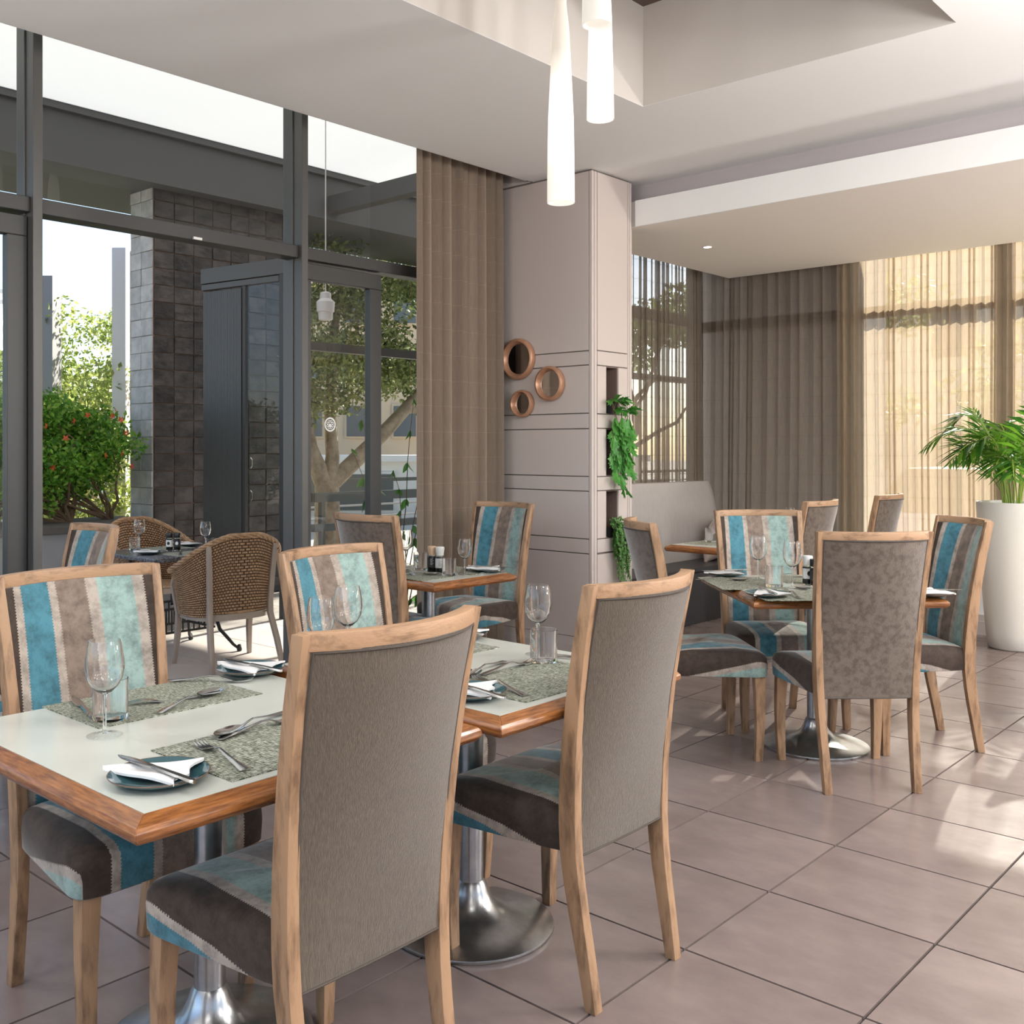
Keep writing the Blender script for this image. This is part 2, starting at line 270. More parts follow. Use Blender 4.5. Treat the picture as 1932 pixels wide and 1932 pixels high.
MT = dict(
 wood=mat('worn_beech', (.37,.225,.130), .46, var=(9,(.17,.098,.056),.34,.54), stretch=(3.5,3.5,.8), bump=(60,.12), offs=True, spec=.35),
 woodrail=mat('worn_beech_rail', (.41,.25,.148), .44, var=(9,(.20,.118,.068),.33,.50), stretch=(.8,3.5,3.5), bump=(60,.12), offs=True, spec=.35),
 board=mat('varnished_meranti', (.33,.125,.034), .27, var=(14,(.15,.050,.013),.35,.62), stretch=(1,9,9), offs=True, coat=.35),
 laminate=mat('cream_laminate', (.60,.62,.565), .22, spec=.5, var=(3,(.56,.58,.53),.3,.7)),
 steel=mat('brushed_steel', (.56,.57,.58), .28, 1, var=(30,(.42,.43,.44),.3,.7)),
 cutlery=mat('cutlery_steel', (.62,.62,.61), .16, 1),
 stripe=stripemat('striped_velvet'),
 rear=mat('taupe_velvet_woven', (.146,.114,.087), .8, var=(110,(.092,.072,.056),.34,.66), stretch=(3,3,.3), bump=(200,.4), sheen=.5, offs=True, spec=.2),
 rear2=mat('taupe_velvet_mottled', (.145,.114,.092), .8, var=(38,(.088,.066,.052),.36,.56), bump=(200,.2), sheen=1.0, offs=True, spec=.2, detail=9),
 piping=mat('dark_piping', (.07,.055,.045), .8),
 tile=mat('mauve_stone_tile', (.25,.20,.186), .23, var=(3.2,(.180,.140,.132),.3,.68), stretch=(1,1.6,1), bump=(9,.12), per_obj=.07, offs=True, spec=.5, detail=10),
 grout=mat('dark_grout', (.028,.022,.02), .9),
 terrace_tile=mat('pale_terrace_tile', (.50,.455,.415), .5, var=(2.5,(.42,.38,.35),.3,.7), per_obj=.04, offs=True),
 slate=mat('dark_slate', (.070,.060,.056), .40, var=(6,(.018,.016,.016),.36,.60), bump=(14,.9), stretch=(1,1,1.8), per_obj=.35, offs=True, detail=10),
 slategrout=mat('rust_grout', (.30,.20,.15), .9),
 white=mat('white_plaster', (.885,.89,.89), .85),
 warmwhite=mat('warm_white_plaster', (.72,.68,.64), .85),
 pink=mat('blush_panel_paint', (.60,.53,.50), .55, spec=.4),
 pinkdark=mat('panel_joint', (.17,.14,.13), .8),
 niche=mat('niche_brown', (.20,.135,.115), .7),
 cove=mat('cove_glow_tint', (.50,.46,.48), .8),  # faint lilac cove light put into the face's colour
 dark_ceiling=mat('brown_slat_ceiling', (.13,.09,.075), .7),
 alu=mat('charcoal_aluminium', (.085,.083,.081), .40, .15, spec=.45),
 aludark=mat('charcoal_frame', (.045,.045,.045), .45, .2),
 rubber=mat('black_gasket', (.012,.012,.012), .6),
 pane=panemat('window_glass'),
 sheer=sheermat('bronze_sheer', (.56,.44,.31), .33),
 sheer_shaded=sheermat('bronze_sheer_shaded', (.37,.305,.25), .30),  # same bronze cloth again, with shade put into its colour
 drape=sheermat('taupe_drape', (.31,.245,.195), .0, .12, 1.14),
 mirror=mat('mirror', (.93,.93,.93), .01, 1),
 copper=mat('rose_gold_wood', (.60,.33,.21), .38, .35, var=(20,(.48,.25,.15),.3,.7)),
 glass=glassmat('clear_glass'),
 plate=mat('teal_glaze', (.045,.115,.135), .12, var=(8,(.03,.085,.10),.3,.7), coat=.5),
 platerim=mat('brown_rim_glaze', (.14,.075,.045), .3),
 cloth=mat('white_napkin', (.80,.80,.80), .9, bump=(300,.15)),
 mat_=matmat(),
 black=mat('black_plastic', (.012,.012,.014), .3), wplast=mat('white_plastic', (.75,.75,.74), .4),
 salt=mat('salt_grains', (.80,.77,.75), .8, bump=(300,.6)), pepper=mat('pepper_corns', (.05,.035,.028), .8, bump=(200,.9)),
 corkcap=mat('tan_cap', (.62,.42,.28), .5), labelblack=mat('black_label', (.02,.02,.022), .5), ink=mat('grey_print', (.45,.43,.45), .6),
 bench=mat('pinstripe_grey_fabric', (.42,.395,.385), .85, var=(30,(.36,.335,.325),.35,.65), stretch=(1,8,.3), bump=(250,.3)),
 vinyl=mat('charcoal_vinyl', (.035,.034,.037), .42, bump=(120,.1)),
 cushion=mat('blush_satin', (.46,.385,.355), .45, sheen=.3, bump=(8,.3)),
 pot=mat('white_planter', (.66,.63,.57), .45),
 soil=mat('soil', (.05,.03,.02), .9, bump=(60,.9)),
 rattan=mat('natural_rattan', (.44,.275,.155), .5, var=(40,(.26,.145,.075),.35,.6), offs=True), rattandark=mat('rattan_gaps', (.075,.04,.022), .9),
 caneframe=mat('taupe_painted_frame', (.36,.295,.25), .35),
 granite=mat('grey_granite', (.17,.165,.18), .22, var=(60,(.04,.04,.048),.38,.6)), iron=mat('black_iron', (.02,.019,.018), .45),
 concrete=mat('grey_concrete', (.33,.33,.345), .8, var=(3,(.27,.27,.285),.3,.7)), darkrim=mat('dark_coping', (.10,.09,.085), .8),
 leaf_green=leafmat('shrub_leaf', [(.05,.15,.015),(.10,.28,.025),(.20,.42,.04),(.34,.50,.09)]),
 leaf_yellow=leafmat('sunlit_leaf', [(.16,.24,.04),(.28,.36,.08),(.42,.48,.14),(.50,.54,.20)]),
 leaf_olive=leafmat('olive_leaf', [(.07,.10,.035),(.14,.19,.06),(.25,.30,.10),(.42,.45,.20)]),
 leaf_indoor=leafmat('trailing_leaf', [(.03,.17,.03),(.06,.27,.05),(.12,.38,.07)], .25, .4),
 leaf_fern=leafmat('button_fern_leaf', [(.03,.12,.02),(.07,.22,.04),(.13,.30,.07)], .25),
 leaf_palm=leafmat('palm_leaf', [(.02,.10,.012),(.06,.22,.02),(.16,.36,.03),(.05,.17,.02)], .5, .35),
 leaf_fig=leafmat('fig_leaf', [(.03,.10,.02),(.06,.20,.03),(.10,.24,.05)], .45, .4),
 petal=leafmat('red_petal', [(.75,.06,.03),(.80,.14,.05),(.60,.03,.03)], .3),
 bark=mat('pale_bark', (.42,.34,.25), .9, var=(7,(.22,.17,.12),.35,.6), bump=(20,.8)), twig=mat('twig', (.16,.10,.06), .8), palmstem=mat('palm_stem', (.26,.36,.06), .5),
 soffit=mat('nook_soffit_paint', (.86,.825,.78), .85),
 beam=mat('beam_grey', (.095,.095,.098), .7),
 canopy=translucent('soffit_brightener', (.70,.695,.69), .42),  # translucency added so daylight from above brightens the terrace soffit
 facade=mat('cream_render', (.80,.70,.56), .9), beige=mat('beige_render', (.66,.50,.33), .9), blind=mat('window_shade', (.12,.13,.13), .4), palewall=mat('pale_wall', (.82,.81,.80), .9), louver=mat('grey_louvre', (.30,.30,.31), .7),
 paving=mat('pale_paving', (.58,.52,.44), .9, var=(.8,(.48,.43,.36),.3,.7)), greenrail=mat('grey_green_rail', (.055,.065,.062), .4),
 postw=mat('white_post', (.80,.78,.76), .7), postg=mat('grey_post', (.28,.28,.29), .7), bluecar=mat('lilac_paint', (.45,.45,.60), .4),
 etch=mat('etched_white', (.75,.76,.76), .7), bakelite=mat('white_lamp_body', (.62,.59,.60), .5),
)
def opalmat(name, stops, strength):
    m, t, b, o = nt(name); b.inputs['Base Color'].default_value = (.62,.60,.57,1); b.inputs['Roughness'].default_value = .3
    tc = N(t, 'ShaderNodeTexCoord'); sp = N(t, 'ShaderNodeSeparateXYZ'); t.links.new(tc.outputs['Object'], sp.inputs[0])
    mr = N(t, 'ShaderNodeMapRange'); mr.inputs['From Min'].default_value = 0; mr.inputs['From Max'].default_value = 1.1; t.links.new(sp.outputs['Z'], mr.inputs['Value'])
    r = ramp(t, stops); t.links.new(mr.outputs[0], r.inputs[0]); t.links.new(r.outputs[0], b.inputs['Emission Color']); b.inputs['Emission Strength'].default_value = strength
    return m

# ================================================================ ROOM SHELL
CZ = 3.19; TZ = -0.12                          # ceiling soffit, terrace level
T = 0.4985; TX, TY = -1.478, 2.457             # floor tile grid
fl = struct(MB().box((-4.9,-4.2,-.14), (5.2,8.42,-.008)).ob('floor', MT['grout']))
tile_me = MB().box((-T/2+.004,-T/2+.004,-.012), (T/2-.004,T/2-.004,0)).mesh('tile', MT['tile'])
for i in range(-7, 8):
    for j in range(-5, 12):
        x = TX+(i+.5)*T; y = TY+(j+.5)*T
        if x < -4.72 or y > 8.2 or (x < -3.95 and 5.3 < y < 5.8): continue
        # only the part of the room the photo looks at gets single tiles
        u = x*.735+y*.678; w = -x*.678+y*.735
        if w < 1.0 or u > w*.70+.5 or u < -w*.62-.5: continue
        link('tile', tile_me, fl, (x, y, 0))
rest = MB()
for i in range(-7, 14):
    for j in range(-14, 12):
        x = TX+(i+.5)*T; y = TY+(j+.5)*T; u = x*.735+y*.678; w = -x*.678+y*.735
        if x < -4.72 or y > 8.2 or x > 5 or y < -4: continue
        if not (w < 1.0 or u > w*.70+.5 or u < -w*.62-.5): continue
        rest.box((x-T/2+.003,y-T/2+.003,-.012), (x+T/2-.003,y+T/2-.003,0))
tag(rest.ob('tile_field', MT['tile'], fl), kind='stuff')
# ceiling with a raised tray
TR = (-3.0, -1.43, 0.9, 4.57); TH = 3.72
m = MB()
for a, b in [((-4.4,-4.2,CZ),(TR[0],5.93,CZ+.002)), ((TR[0],-4.2,CZ),(TR[1],TR[2],CZ+.002)), ((TR[0],TR[3],CZ),(TR[1],5.93,CZ+.002)), ((TR[1],-4.2,CZ),(5.2,5.93,CZ+.002))]: m.box(a, b)
ce = struct(m.ob('ceiling', MT['white']))
m = MB(); t_ = .04
m.box((TR[0]-t_,TR[2]-t_,CZ+.002),(TR[0],TR[3]+t_,TH)); m.box((TR[1],TR[2]-t_,CZ+.002),(TR[1]+t_,TR[3]+t_,TH)); m.box((TR[0],TR[2]-t_,CZ+.002),(TR[1],TR[2],TH)); m.box((TR[0],TR[3],CZ+.002),(TR[1],TR[3]+t_,TH))
m.ob('tray_wall', MT['warmwhite'], ce)
m = MB(); m.box((TR[0]-.1,TR[2]-.1,TH),(TR[1]+.1,TR[3]+.1,TH+.04))
m.ob('tray_ceiling', MT['dark_ceiling'], ce)
# curtain slot above the glazing and roof slab over everything inside
struct(MB().box((-4.9,-4.2,3.62),(-4.36,8.6,3.7)).box((-4.42,-4.2,CZ+.002),(-4.36,5.3,3.62)).ob('trim_1', MT['white']))
struct(MB().box((-4.95,-4.3,3.78),(5.3,8.7,3.9)).ob('wall_roof', MT['white']))
# bulkhead and lower nook ceiling
struct(MB().box((-4.45,5.83,2.885),(5.2,8.14,2.93)).box((-4.45,5.83,2.93),(5.2,5.90,3.06)).ob('trim_2', MT['soffit']))
struct(MB().box((-3.88,5.815,2.885),(5.2,5.83,3.06)).ob('trim_3', MT['white']))
struct(MB().box((-4.5,5.93,3.0),(5.2,6.0,3.3)).ob('trim_4', MT['cove']))
struct(MB().box((-4.98,5.8,3.25),(5.2,8.6,3.3)).ob('trim_5', MT['dark_ceiling']))
# blush panelled pier between the glazing and the nook -------------------------------------------------
PX, PY0, PY1 = -3.90, 5.347, 5.79
_b = MB().box((-4.88,PY0+.012,0),(PX-.012,5.507,CZ)).box((-4.88,PY0+.012,CZ),(-4.42,PY1-.01,3.62)).box((-4.88,5.648,0),(PX-.012,PY1-.01,CZ)).box((-4.88,5.507,0),(PX-.19,5.648,CZ))
for z0, z1 in [(0,.794),(1.102,1.20),(1.509,1.609),(1.919,CZ)]: _b.box((PX-.19,5.507,z0),(PX-.012,5.648,z1))
pier = struct(_b.ob('wall_pier', MT['pinkdark']))
Zf = [(2.017,CZ-.012),(1.925,2.011),(1.612,1.919),(1.512,1.606),(1.202,1.506),(1.106,1.196),(.796,1.10),(.70,.79),(.15,.694)]
for z0, z1 in Zf: MB().box((-4.88,PY0,z0),(PX-.028,PY0+.03,z1)).ob('panel', MT['pink'], pier, bevel=.002, seg=1)
MB().box((-4.88,PY0,CZ),(-4.42,PY0+.02,3.62)).ob('panel', MT['pink'], pier)
MB().box((PX-.024,PY0,0),(PX,PY0+.024,CZ-.012)).ob('corner_post', MT['pink'], pier, bevel=.002, seg=1)
MB().box((PX-.02,PY0+.03,0),(PX,PY0+.056,CZ-.012)).ob('edge_strip', MT['pink'], pier, bevel=.002, seg=1)
MB().box((PX-.02,5.755,0),(PX,5.772,CZ-.012)).ob('edge_strip', MT['pink'], pier, bevel=.002, seg=1)
MB().box((PX-.02,5.777,0),(PX,5.80,CZ-.012)).ob('edge_strip', MT['pink'], pier, bevel=.002, seg=1)
MB().box((PX-.06,5.80,0),(PX-.02,5.835,2.88)).ob('edge_strip', MT['pink'], pier, bevel=.002, seg=1)
YA, YB = 5.409, 5.751; NY0, NY1 = 5.507, 5.648
def side_panel(z0, z1): MB().box((PX-.02,YA,z0),(PX,YB,z1)).ob('panel', MT['pink'], pier, bevel=.002, seg=1)
side_panel(2.021, CZ-.012); side_panel(1.925, 2.015); side_panel(.15, .69)
for z0, z1 in [(1.515,1.603),(1.108,1.194),(.702,.788)]: side_panel(z0, z1)
for z0, z1 in [(1.609,1.919),(1.20,1.509),(.794,1.102)]:
    for a, b in [(YA,NY0),(NY1,YB)]: MB().box((PX-.02,a,z0),(PX,b,z1)).ob('panel', MT['pink'], pier, bevel=.002, seg=1)
    # dark niche: back, sides, floor and lid sit behind the opening
    n = MB(); n.box((PX-.19,NY0,z0),(PX-.183,NY1,z1)); n.box((PX-.183,NY0,z0),(PX-.012,NY0+.004,z1)); n.box((PX-.183,NY1-.004,z0),(PX-.012,NY1,z1)); n.box((PX-.183,NY0+.004,z1-.004),(PX-.012,NY1-.004,z1)); n.box((PX-.183,NY0+.004,z0),(PX-.012,NY1-.004,z0+.004))
    n.ob('niche', MT['niche'], pier)
struct(MB().box((-4.88,PY0-.012,0),(PX+.0,PY0,.148)).box((-4.88,PY0-.018,.0),(PX,PY0-.012,.10)).box((PX,PY0-.018,0),(PX+.012,PY1,.148)).ob('baseboard_pier', MT['pink']))
# nook: low wall, sill, windows -----------------------------------------------------------------------
struct(MB().box((-4.95,8.12,0),(5.2,8.38,.47)).ob('wall_front', MT['white']))
struct(MB().box((-4.9,8.10,.47),(5.2,8.40,.495)).ob('trim_6', MT['white'], bevel=.004))
struct(MB().box((-4.15,8.098,0),(5.2,8.12,.148)).box((-4.15,8.088,0),(5.2,8.098,.10)).ob('baseboard_front', MT['pink']))
w = struct(MB().box((-4.98,8.36,.495),(5.2,8.44,.54)).ob('window_4', MT['alu']))
MB().box((-4.98,8.36,2.455),(5.2,8.44,2.545)).ob('rail', MT['alu'], w)
for x0, x1 in [(-4.98,-4.9),(-3.48,-3.38),(-2.33,-2.22),(-1.08,-.98),(.2,.3),(1.5,1.6),(2.8,2.9),(4.1,4.2)]:
    MB().box((x0,8.35,.5),(x1,8.45,3.3)).ob('mullion', MT['alu'], w, bevel=.003, seg=1)
MB().box((-3.38,8.398,.54),(5.2,8.402,3.3)).ob('pane', MT['pane'], w)
w = struct(MB().box((-4.98,5.8,.0),(-4.9,8.4,.10)).ob('window_5', MT['alu']))
MB().box((-4.98,5.8,2.50),(-4.9,8.4,2.60)).ob('rail', MT['alu'], w)
for y0, y1 in [(5.8,5.88),(7.02,7.08),(8.30,8.36)]: MB().box((-4.98,y0,.1),(-4.9,y1,3.3)).ob('mullion', MT['alu'], w, bevel=.003, seg=1)
MB().box((-4.942,5.88,.1),(-4.938,8.3,3.3)).ob('pane', MT['pane'], w)
# exterior pier close behind the far window (dark through the sheer)
struct(MB().box((-5.0,8.62,TZ),(-3.44,9.1,3.3)).ob('wall_exterior', MT['palewall']))
# walls of the room behind the camera: long window openings as in front
struct(MB().box((5.2,-4.2,0),(5.3,8.5,.5)).box((5.2,-4.2,2.7),(5.3,8.5,3.8)).box((5.2,-4.2,.5),(5.3,-3.2,2.7)).box((5.2,2.2,.5),(5.3,2.8,2.7)).ob('wall_right', MT['white']))
struct(MB().box((-4.9,-4.3,0),(5.3,-4.2,.3)).box((-4.9,-4.3,2.7),(5.3,-4.2,3.8)).box((-.4,-4.3,.3),(.4,-4.2,2.7)).box((4.2,-4.3,.3),(5.3,-4.2,2.7)).ob('wall_back', MT['white']))

# ================================================================ GLAZING TO THE TERRACE
def prof_mullion(y0, y1, parent):
    m = MB(); m.box((-4.80,y0,TZ),(-4.72,y1,3.65)); m.box((-4.84,y0-.008,TZ),(-4.80,y1+.008,3.65)); m.box((-4.90,y0-.002,TZ),(-4.84,y1+.002,3.65))
    m.ob('mullion', MT['alu'], parent, bevel=.003, seg=1)
bays = [(.57,2.092),(2.135,3.65),(3.696,5.20)]
for n, (y0, y1) in enumerate([(-2.6,-1.0),(-.95,.53)]+bays):
    w = struct(MB().box((-4.86,y0,2.485),(-4.75,y1,2.557)).ob('window_%d' % (n+1 if n > 1 else n+8), MT['aludark'], bevel=.003, seg=1))
    w.name = ['window_6','window_7','window_1','window_2','window_3'][n]
    prof_mullion(y1, y1+.045, w)
    MB().box((-4.812,y0,2.557),(-4.808,y1,3.62)).ob('pane', MT['pane'], w)
    MB().box((-4.83,y0,2.557),(-4.79,y1,2.565)).ob('gasket', MT['rubber'], w)
    if n < 2: MB().box((-4.812,y0,.05),(-4.808,y1,2.485)).ob('pane', MT['pane'], w)
struct(MB().box((-4.90,5.0,TZ),(-4.70,5.36,3.65)).ob('mirror_blocker', MT['aludark']))  # dark jamb added to keep bright glass out of the mirror
MB().box((-4.812,4.315,.04),(-4.808,5.2,2.485)).ob('pane', MT['pane'], w)
MB().box((-4.85,3.70,TZ),(-4.77,5.2,.04)).ob('bottom_rail', MT['aludark'], w)
def leaf(name, y0, y1, stile_at):
    d = struct(MB().box((-4.83,y0,2.375),(-4.775,y1,2.47)).ob(name, MT['aludark'], bevel=.003, seg=1))
    MB().box((-4.83,y1-.093,-.02),(-4.775,y1,2.375)).ob('stile', MT['aludark'], d, bevel=.003, seg=1)
    MB().box((-4.83,y0,-.02),(-4.775,y0+.06,2.375)).ob('stile', MT['aludark'], d, bevel=.003, seg=1)
    MB().box((-4.83,y0+.06,-.02),(-4.775,y1-.093,.12)).ob('bottom_rail', MT['aludark'], d)
    MB().box((-4.805,y0+.06,.12),(-4.801,y1-.093,2.375)).ob('pane', MT['pane'], d); return d
d3 = leaf('door_2', 3.70, 4.315, 1)
leaf('door_3', 1.22, 2.088, 1)
# etched round emblem on the glass of door 2
c = Vector((-4.797, 4.0-.105, 1.515)); m = MB()
def ring(m, cy_, cz_, r0, r1, n=40, a0=0, a1=2*PI, x=-4.7985):
    k = len(m.v)
    vs = []
    for i in range(n+1):
        a = a0+(a1-a0)*i/n
        for r in (r0, r1): vs += [(x, cy_+r*math.cos(a), cz_+r*math.sin(a)), (x+.0015, cy_+r*math.cos(a), cz_+r*math.sin(a))]
    fs = []
    for i in range(n):
        b = i*4; fs += [(b+1,b+3,b+7,b+5), (b,b+4,b+6,b+2), (b+2,b+6,b+7,b+3), (b,b+1,b+5,b+4)]
    m.add(vs, fs)
EY, EZ = 3.92, 1.525
ring(m, EY, EZ, .034, .043); ring(m, EY, EZ-.004, .0, .010, 20)
for k in range(8):
    a = k*PI/4+.39; ring(m, EY+.021*math.cos(a), EZ+.021*math.sin(a), .005, .0085, 14)
m.ob('emblem', MT['etch'], d3)
# small white catch on the head of the open bay
MB().box((-4.748,2.95,2.487),(-4.735,3.0,2.50)).ob('catch', MT['wplast'], bpy.data.objects['window_2'])

# ================================================================ TERRACE
tf = struct(MB().box((-8.9,-3,TZ-.1),(-4.9,14,TZ-.008)).ob('floor_terrace', MT['grout']))
tt = .62; tme = MB().box((-tt/2+.0025,-tt/2+.0025,-.012),(tt/2-.0025,tt/2-.0025,0)).mesh('tile', MT['terrace_tile'], bevel=.002, seg=1)
for i in range(-4, 3):
    for j in range(-5, 12):
        x = -6.9+(i+.5)*tt; y = 4.0+(j+.5)*tt
        if -8.9 < x-tt/2+.05 and x < -4.8: link('tile', tme, tf, (x, y, TZ))
struct(MB().box((-4.93,-3,TZ),(-4.7,5.2,-.012)).ob('trim_7', MT['aludark']))
# slate clad wall: single tiles, rough rust-coloured joints
SX, SY0, SY1 = -8.78, 5.02, 6.76
sw = struct(MB().box((-9.20,SY0+.012,TZ),(SX-.012,SY1,3.95)).ob('wall_slate', MT['slategrout']))
th_, tw_ = .161, .213
stiles = [MB().box((0,-tw_/2+.003,-th_/2+.004),(.012+.004*k,tw_/2-.003,th_/2-.004)).mesh('slate_tile', MT['slate'], bevel=.003, seg=1) for k in range(3)]
stile2 = [MB().box((-.2/2+.0015,-.012-.003*k,-th_/2+.0015),(.2/2-.0015,0,th_/2-.0015)).mesh('slate_tile', mat('slate_lit', (.48,.48,.485), .5, var=(7,(.33,.33,.335),.35,.6), bump=(14,.8), per_obj=.12, offs=True) if k == 0 else bpy.data.materials['slate_lit'], bevel=.003, seg=1) for k in range(3)]  # end face: the light on it put into a paler slate colour
for r in range(25):
    z = TZ+th_*(r+.5)
    for c_ in range(8): link('slate_tile', random.choice(stiles), sw, (SX-.012+random.uniform(-.001,.001), SY0+.02+tw_*(c_+.5), z))
    for c_ in range(2): link('slate_tile', random.choice(stile2), sw, (SX-.1-.2*c_-.002, SY0+.012, z))
# canopy: white soffit, dark beam along its outer edge
struct(MB().add([(-8.62,-3,4.36),(-4.95,-3,4.36),(-4.95,11.2,4.36),(-8.62,11.2,4.36)], [(0,1,2,3)]).ob('ceiling_terrace', MT['canopy']))
struct(MB().box((-9.95,-3,3.85),(-8.60,11.2,4.30)).box((-9.75,-3,4.30),(-8.55,11.2,4.40)).ob('trim_8', MT['beam']))
struct(MB().box((-4.96,-3,3.66),(-4.9,11,4.4)).ob('wall_left', MT['concrete']))
struct(MB().box((-8.6,7.0,3.92),(-4.95,7.14,4.1)).ob('trim_9', MT['beam']))
# planter box on the left with coping
struct(MB().box((-9.3,-3,TZ),(-8.42,5.0,.66)).ob('trim_10', MT['concrete']))
struct(MB().box((-9.34,-3,.66),(-8.38,5.0,.72)).ob('trim_11', MT['darkrim'], bevel=.006))
# low rails beyond the terrace on the right
r_ = struct(MB().box((-8.78,6.9,.80),(-8.70,14,.90)).ob('trim_12', MT['greenrail']))
MB().box((-8.78,6.9,.48),(-8.70,14,.56)).ob('lower_rail', MT['greenrail'], r_)
for y in (7.0, 8.6, 10.2, 11.8, 13.4): MB().box((-8.77,y,TZ),(-8.71,y+.05,.80)).ob('rail_post', MT['greenrail'], r_)
# high horizontal bar of the wind screen behind door 2
struct(MB().box((-6.62,4.95,2.18),(-6.56,11.0,2.25)).ob('trim_13', MT['alu']))
# folded screen leaf standing out on the terrace: head, stiles, glass, pleated stack
hx, hy, ex, ey = -7.30, 5.48, -8.37, 5.31; zt_ = 3.06
L_ = math.hypot(hx-ex, hy-ey); ang = math.atan2(ey-hy, ex-hx)
d = thing('folding_screen', 'charcoal framed folding screen leaf with pleated stack before the dark slate wall', 'screen', (hx, hy, TZ), ang)
H_ = zt_-TZ
MB().box((0,-.03,H_-.14),(L_,.03,H_)).ob('head_rail', MT['alu'], d, bevel=.003, seg=1)
MB().box((.08,-.022,H_-.20),(L_,.022,H_-.145)).ob('track', MT['alu'], d, bevel=.003, seg=1)
MB().box((0,-.03,0),(.07,.03,H_-.14)).ob('stile', MT['aludark'], d, bevel=.003, seg=1)
MB().box((.50,-.02,.02),(.54,.02,H_-.20)).ob('stile', MT['aludark'], d, bevel=.003, seg=1)
MB().box((.07,-.002,.02),(.50,.002,H_-.145)).ob('pane', MT['pane'], d)
m = MB(); n_ = 26; p_ = []
for i in range(n_+1):
    xx = .55+(L_-.58)*i/n_; p_.append((xx, -.028 if i % 2 else .028))
for (xa, ya), (xb, yb) in zip(p_, p_[1:]): m.box((min(xa,xb)-.003, min(ya,yb), .02), (max(xa,xb)-.006, max(ya,yb), H_-.22))
m.ob('pleated_stack', MT['alu'], d)
for z in (1.35, 1.62, 2.6, 2.42): MB().box((.02,-.045,z),(.05,-.03,z+.14)).ob('hinge', MT['steel'], d)
m = MB(); m.tube([(.51,-.05,1.32),(.51,-.07,1.34),(.51,-.07,1.40),(.51,-.05,1.42)], .006, 6); m.ob('handle', MT['steel'], d); m = MB(); m.tube([(.51,-.05,1.02),(.51,-.07,1.04),(.51,-.07,1.10),(.51,-.05,1.12)], .006, 6); m.ob('handle', MT['steel'], d)

